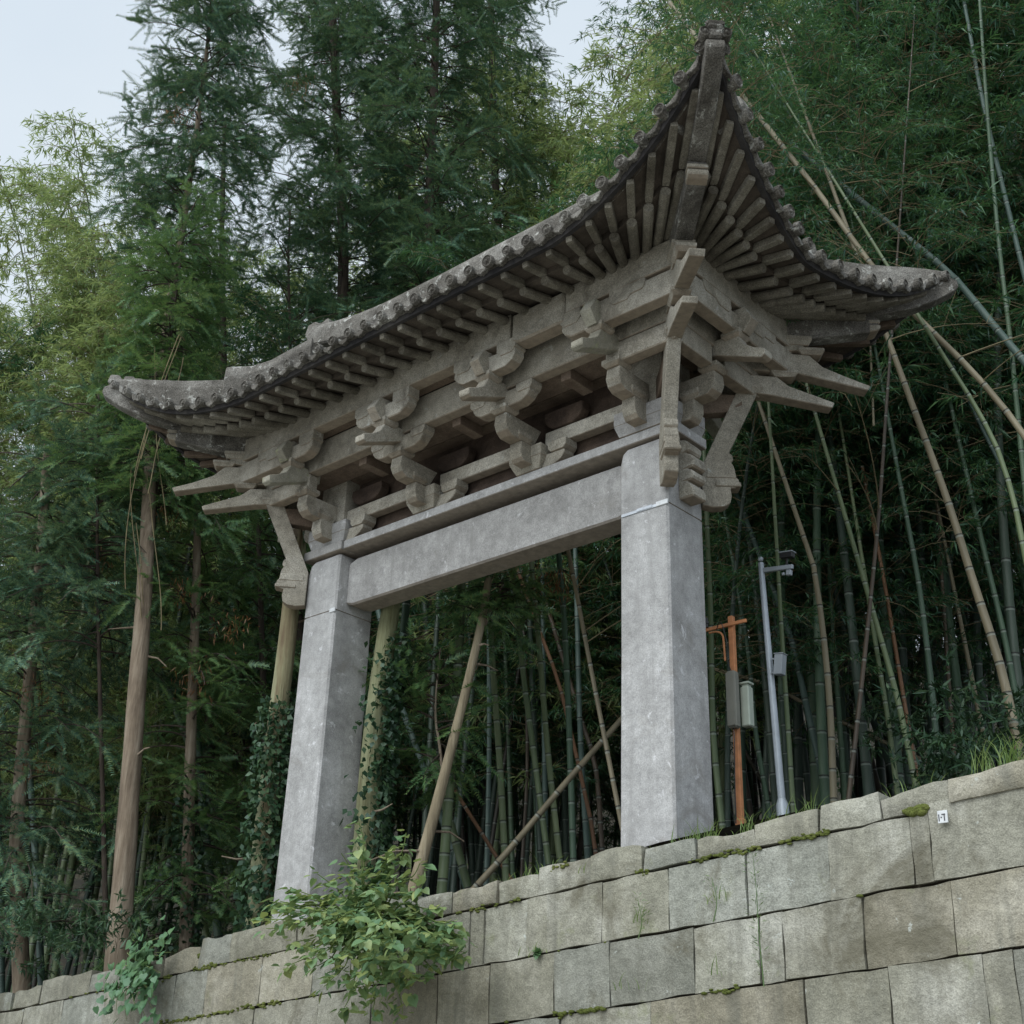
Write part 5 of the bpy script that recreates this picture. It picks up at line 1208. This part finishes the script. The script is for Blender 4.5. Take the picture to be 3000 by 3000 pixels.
def orange_post():
    b = Vector(atY(2172, 2450, .9)); e = Vector(atY(2142, 1806, .9)); t = empty('utility_post', b); tag(t, 'orange painted post with a crossbar and two electrical boxes', 'post'); t['group'] = 'poles right of the gateway'; ax = e - b; h = ax.length
    def bx(name, x0, x1, y0, y1, z0, z1, mat, par=t, bev=.004):
        sh = lambda z: ax * (z / h); V, F = prism([tuple(sh(z0) + Vector((x, y, 0))) for x, y in ((x0, y0), (x1, y0), (x1, y1), (x0, y1))], [tuple(sh(z1) + Vector((x, y, 0))) for x, y in ((x0, y0), (x1, y0), (x1, y1), (x0, y1))]); return link(name, bevelled(name, V, F, M[mat], bev), par)
    bx('shaft', -.022, .022, -.020, .020, -1.0, h, 'orange'); bx('foot', -.033, .033, -.030, .030, -1.0, .12, 'orange', bev=.012)
    a = Vector(atY(2064, 1835, .9)) - b; c = Vector(atY(2196, 1829, .9)) - b; zc = (ax * .955).z
    cb = bx('crossbar', a.x - .06, c.x, -.040, -.022, zc - .014, zc + .014, 'orange')
    x0 = ax.x; pts = [Vector((x0 - .17, -.045, zc - .035)), Vector((x0 - .10, -.045, zc - .04)), Vector((x0 - .055, -.045, zc - .075)), Vector((x0 - .045, -.045, zc - .15)), Vector((x0 - .04, -.045, zc - .28))]
    v, f, _ = tube(resample(pts, .02)[0], .008, 8); link('curved_brace', npmesh('curved_brace', v, f, M['orange'], True), t)
    for x in (-.24, -.19):
        k = empty('x', (0, 0, 0)); bpy.data.objects.remove(k)
        V, F = join([cyl(.012, 0, .03, 10, (x0 + x, -.045)), cyl(.018, .03, .045, 10, (x0 + x, -.045)), cyl(.010, .045, .075, 10, (x0 + x, -.045))])
        o = link('insulator', pymesh('insulator', [(p[0], p[1], p[2] + zc + .014) for p in V], F, M['black']), t)
    c0 = Vector(atY(2148, 2050, .855)) - b; V, F = prism([(c0.x + x, c0.y + y, c0.z - .215) for x, y in ((-.038, -.035), (.040, -.035), (.040, .035), (-.038, .035))], [(c0.x + x, c0.y + y, c0.z + .215) for x, y in ((-.038, -.035), (.040, -.035), (.040, .035), (-.038, .035))])
    g = link('grey_box', bevelled('grey_box', V, F, M['greybox'], .01), t)
    V, F = box(c0.x - .033, c0.x + .035, c0.y - .040, c0.y - .035, c0.z - .20, c0.z + .20); link('box_door', bevelled('box_door', V, F, M['greybox'], .002), g)
    pts = [c0 + Vector((.0, -.01, .215)), c0 + Vector((-.01, -.04, .30)), c0 + Vector((-.012, -.04, .45)), c0 + Vector((-.05, -.05, .60)), Vector((x0 - .10, -.05, zc - .02))]
    v, f, _ = tube(resample(pts, .03)[0], .0035, 5); link('cable', npmesh('cable', v, f, M['black'], True), t)
    pts = [c0 + Vector((.0, -.01, -.215)), c0 + Vector((.015, -.03, -.33)), c0 + Vector((.005, -.03, -.6)), c0 + Vector((.0, -.03, -.9))]
    v, f, _ = tube(resample(pts, .03)[0], .004, 5); link('cable', npmesh('cable', v, f, M['black'], True), t)
    c1 = Vector(atY(2188, 2072, .97)) - b; V, F = box(c1.x - .034, c1.x + .040, c1.y - .035, c1.y + .035, c1.z - .15, c1.z + .15); g = link('pale_box', bevelled('pale_box', V, F, M['palebox'], .008), t)
    V, F = box(c1.x - .034, c1.x + .046, c1.y - .04, c1.y + .04, c1.z + .168, c1.z + .185); link('box_roof', bevelled('box_roof', V, F, M['palebox'], .003), g)
    V, F = box(c1.x - .022, c1.x + .030, c1.y - .025, c1.y + .025, c1.z + .14, c1.z + .175); link('box_neck', bevelled('box_neck', V, F, M['palebox'], .002), g)
orange_post()
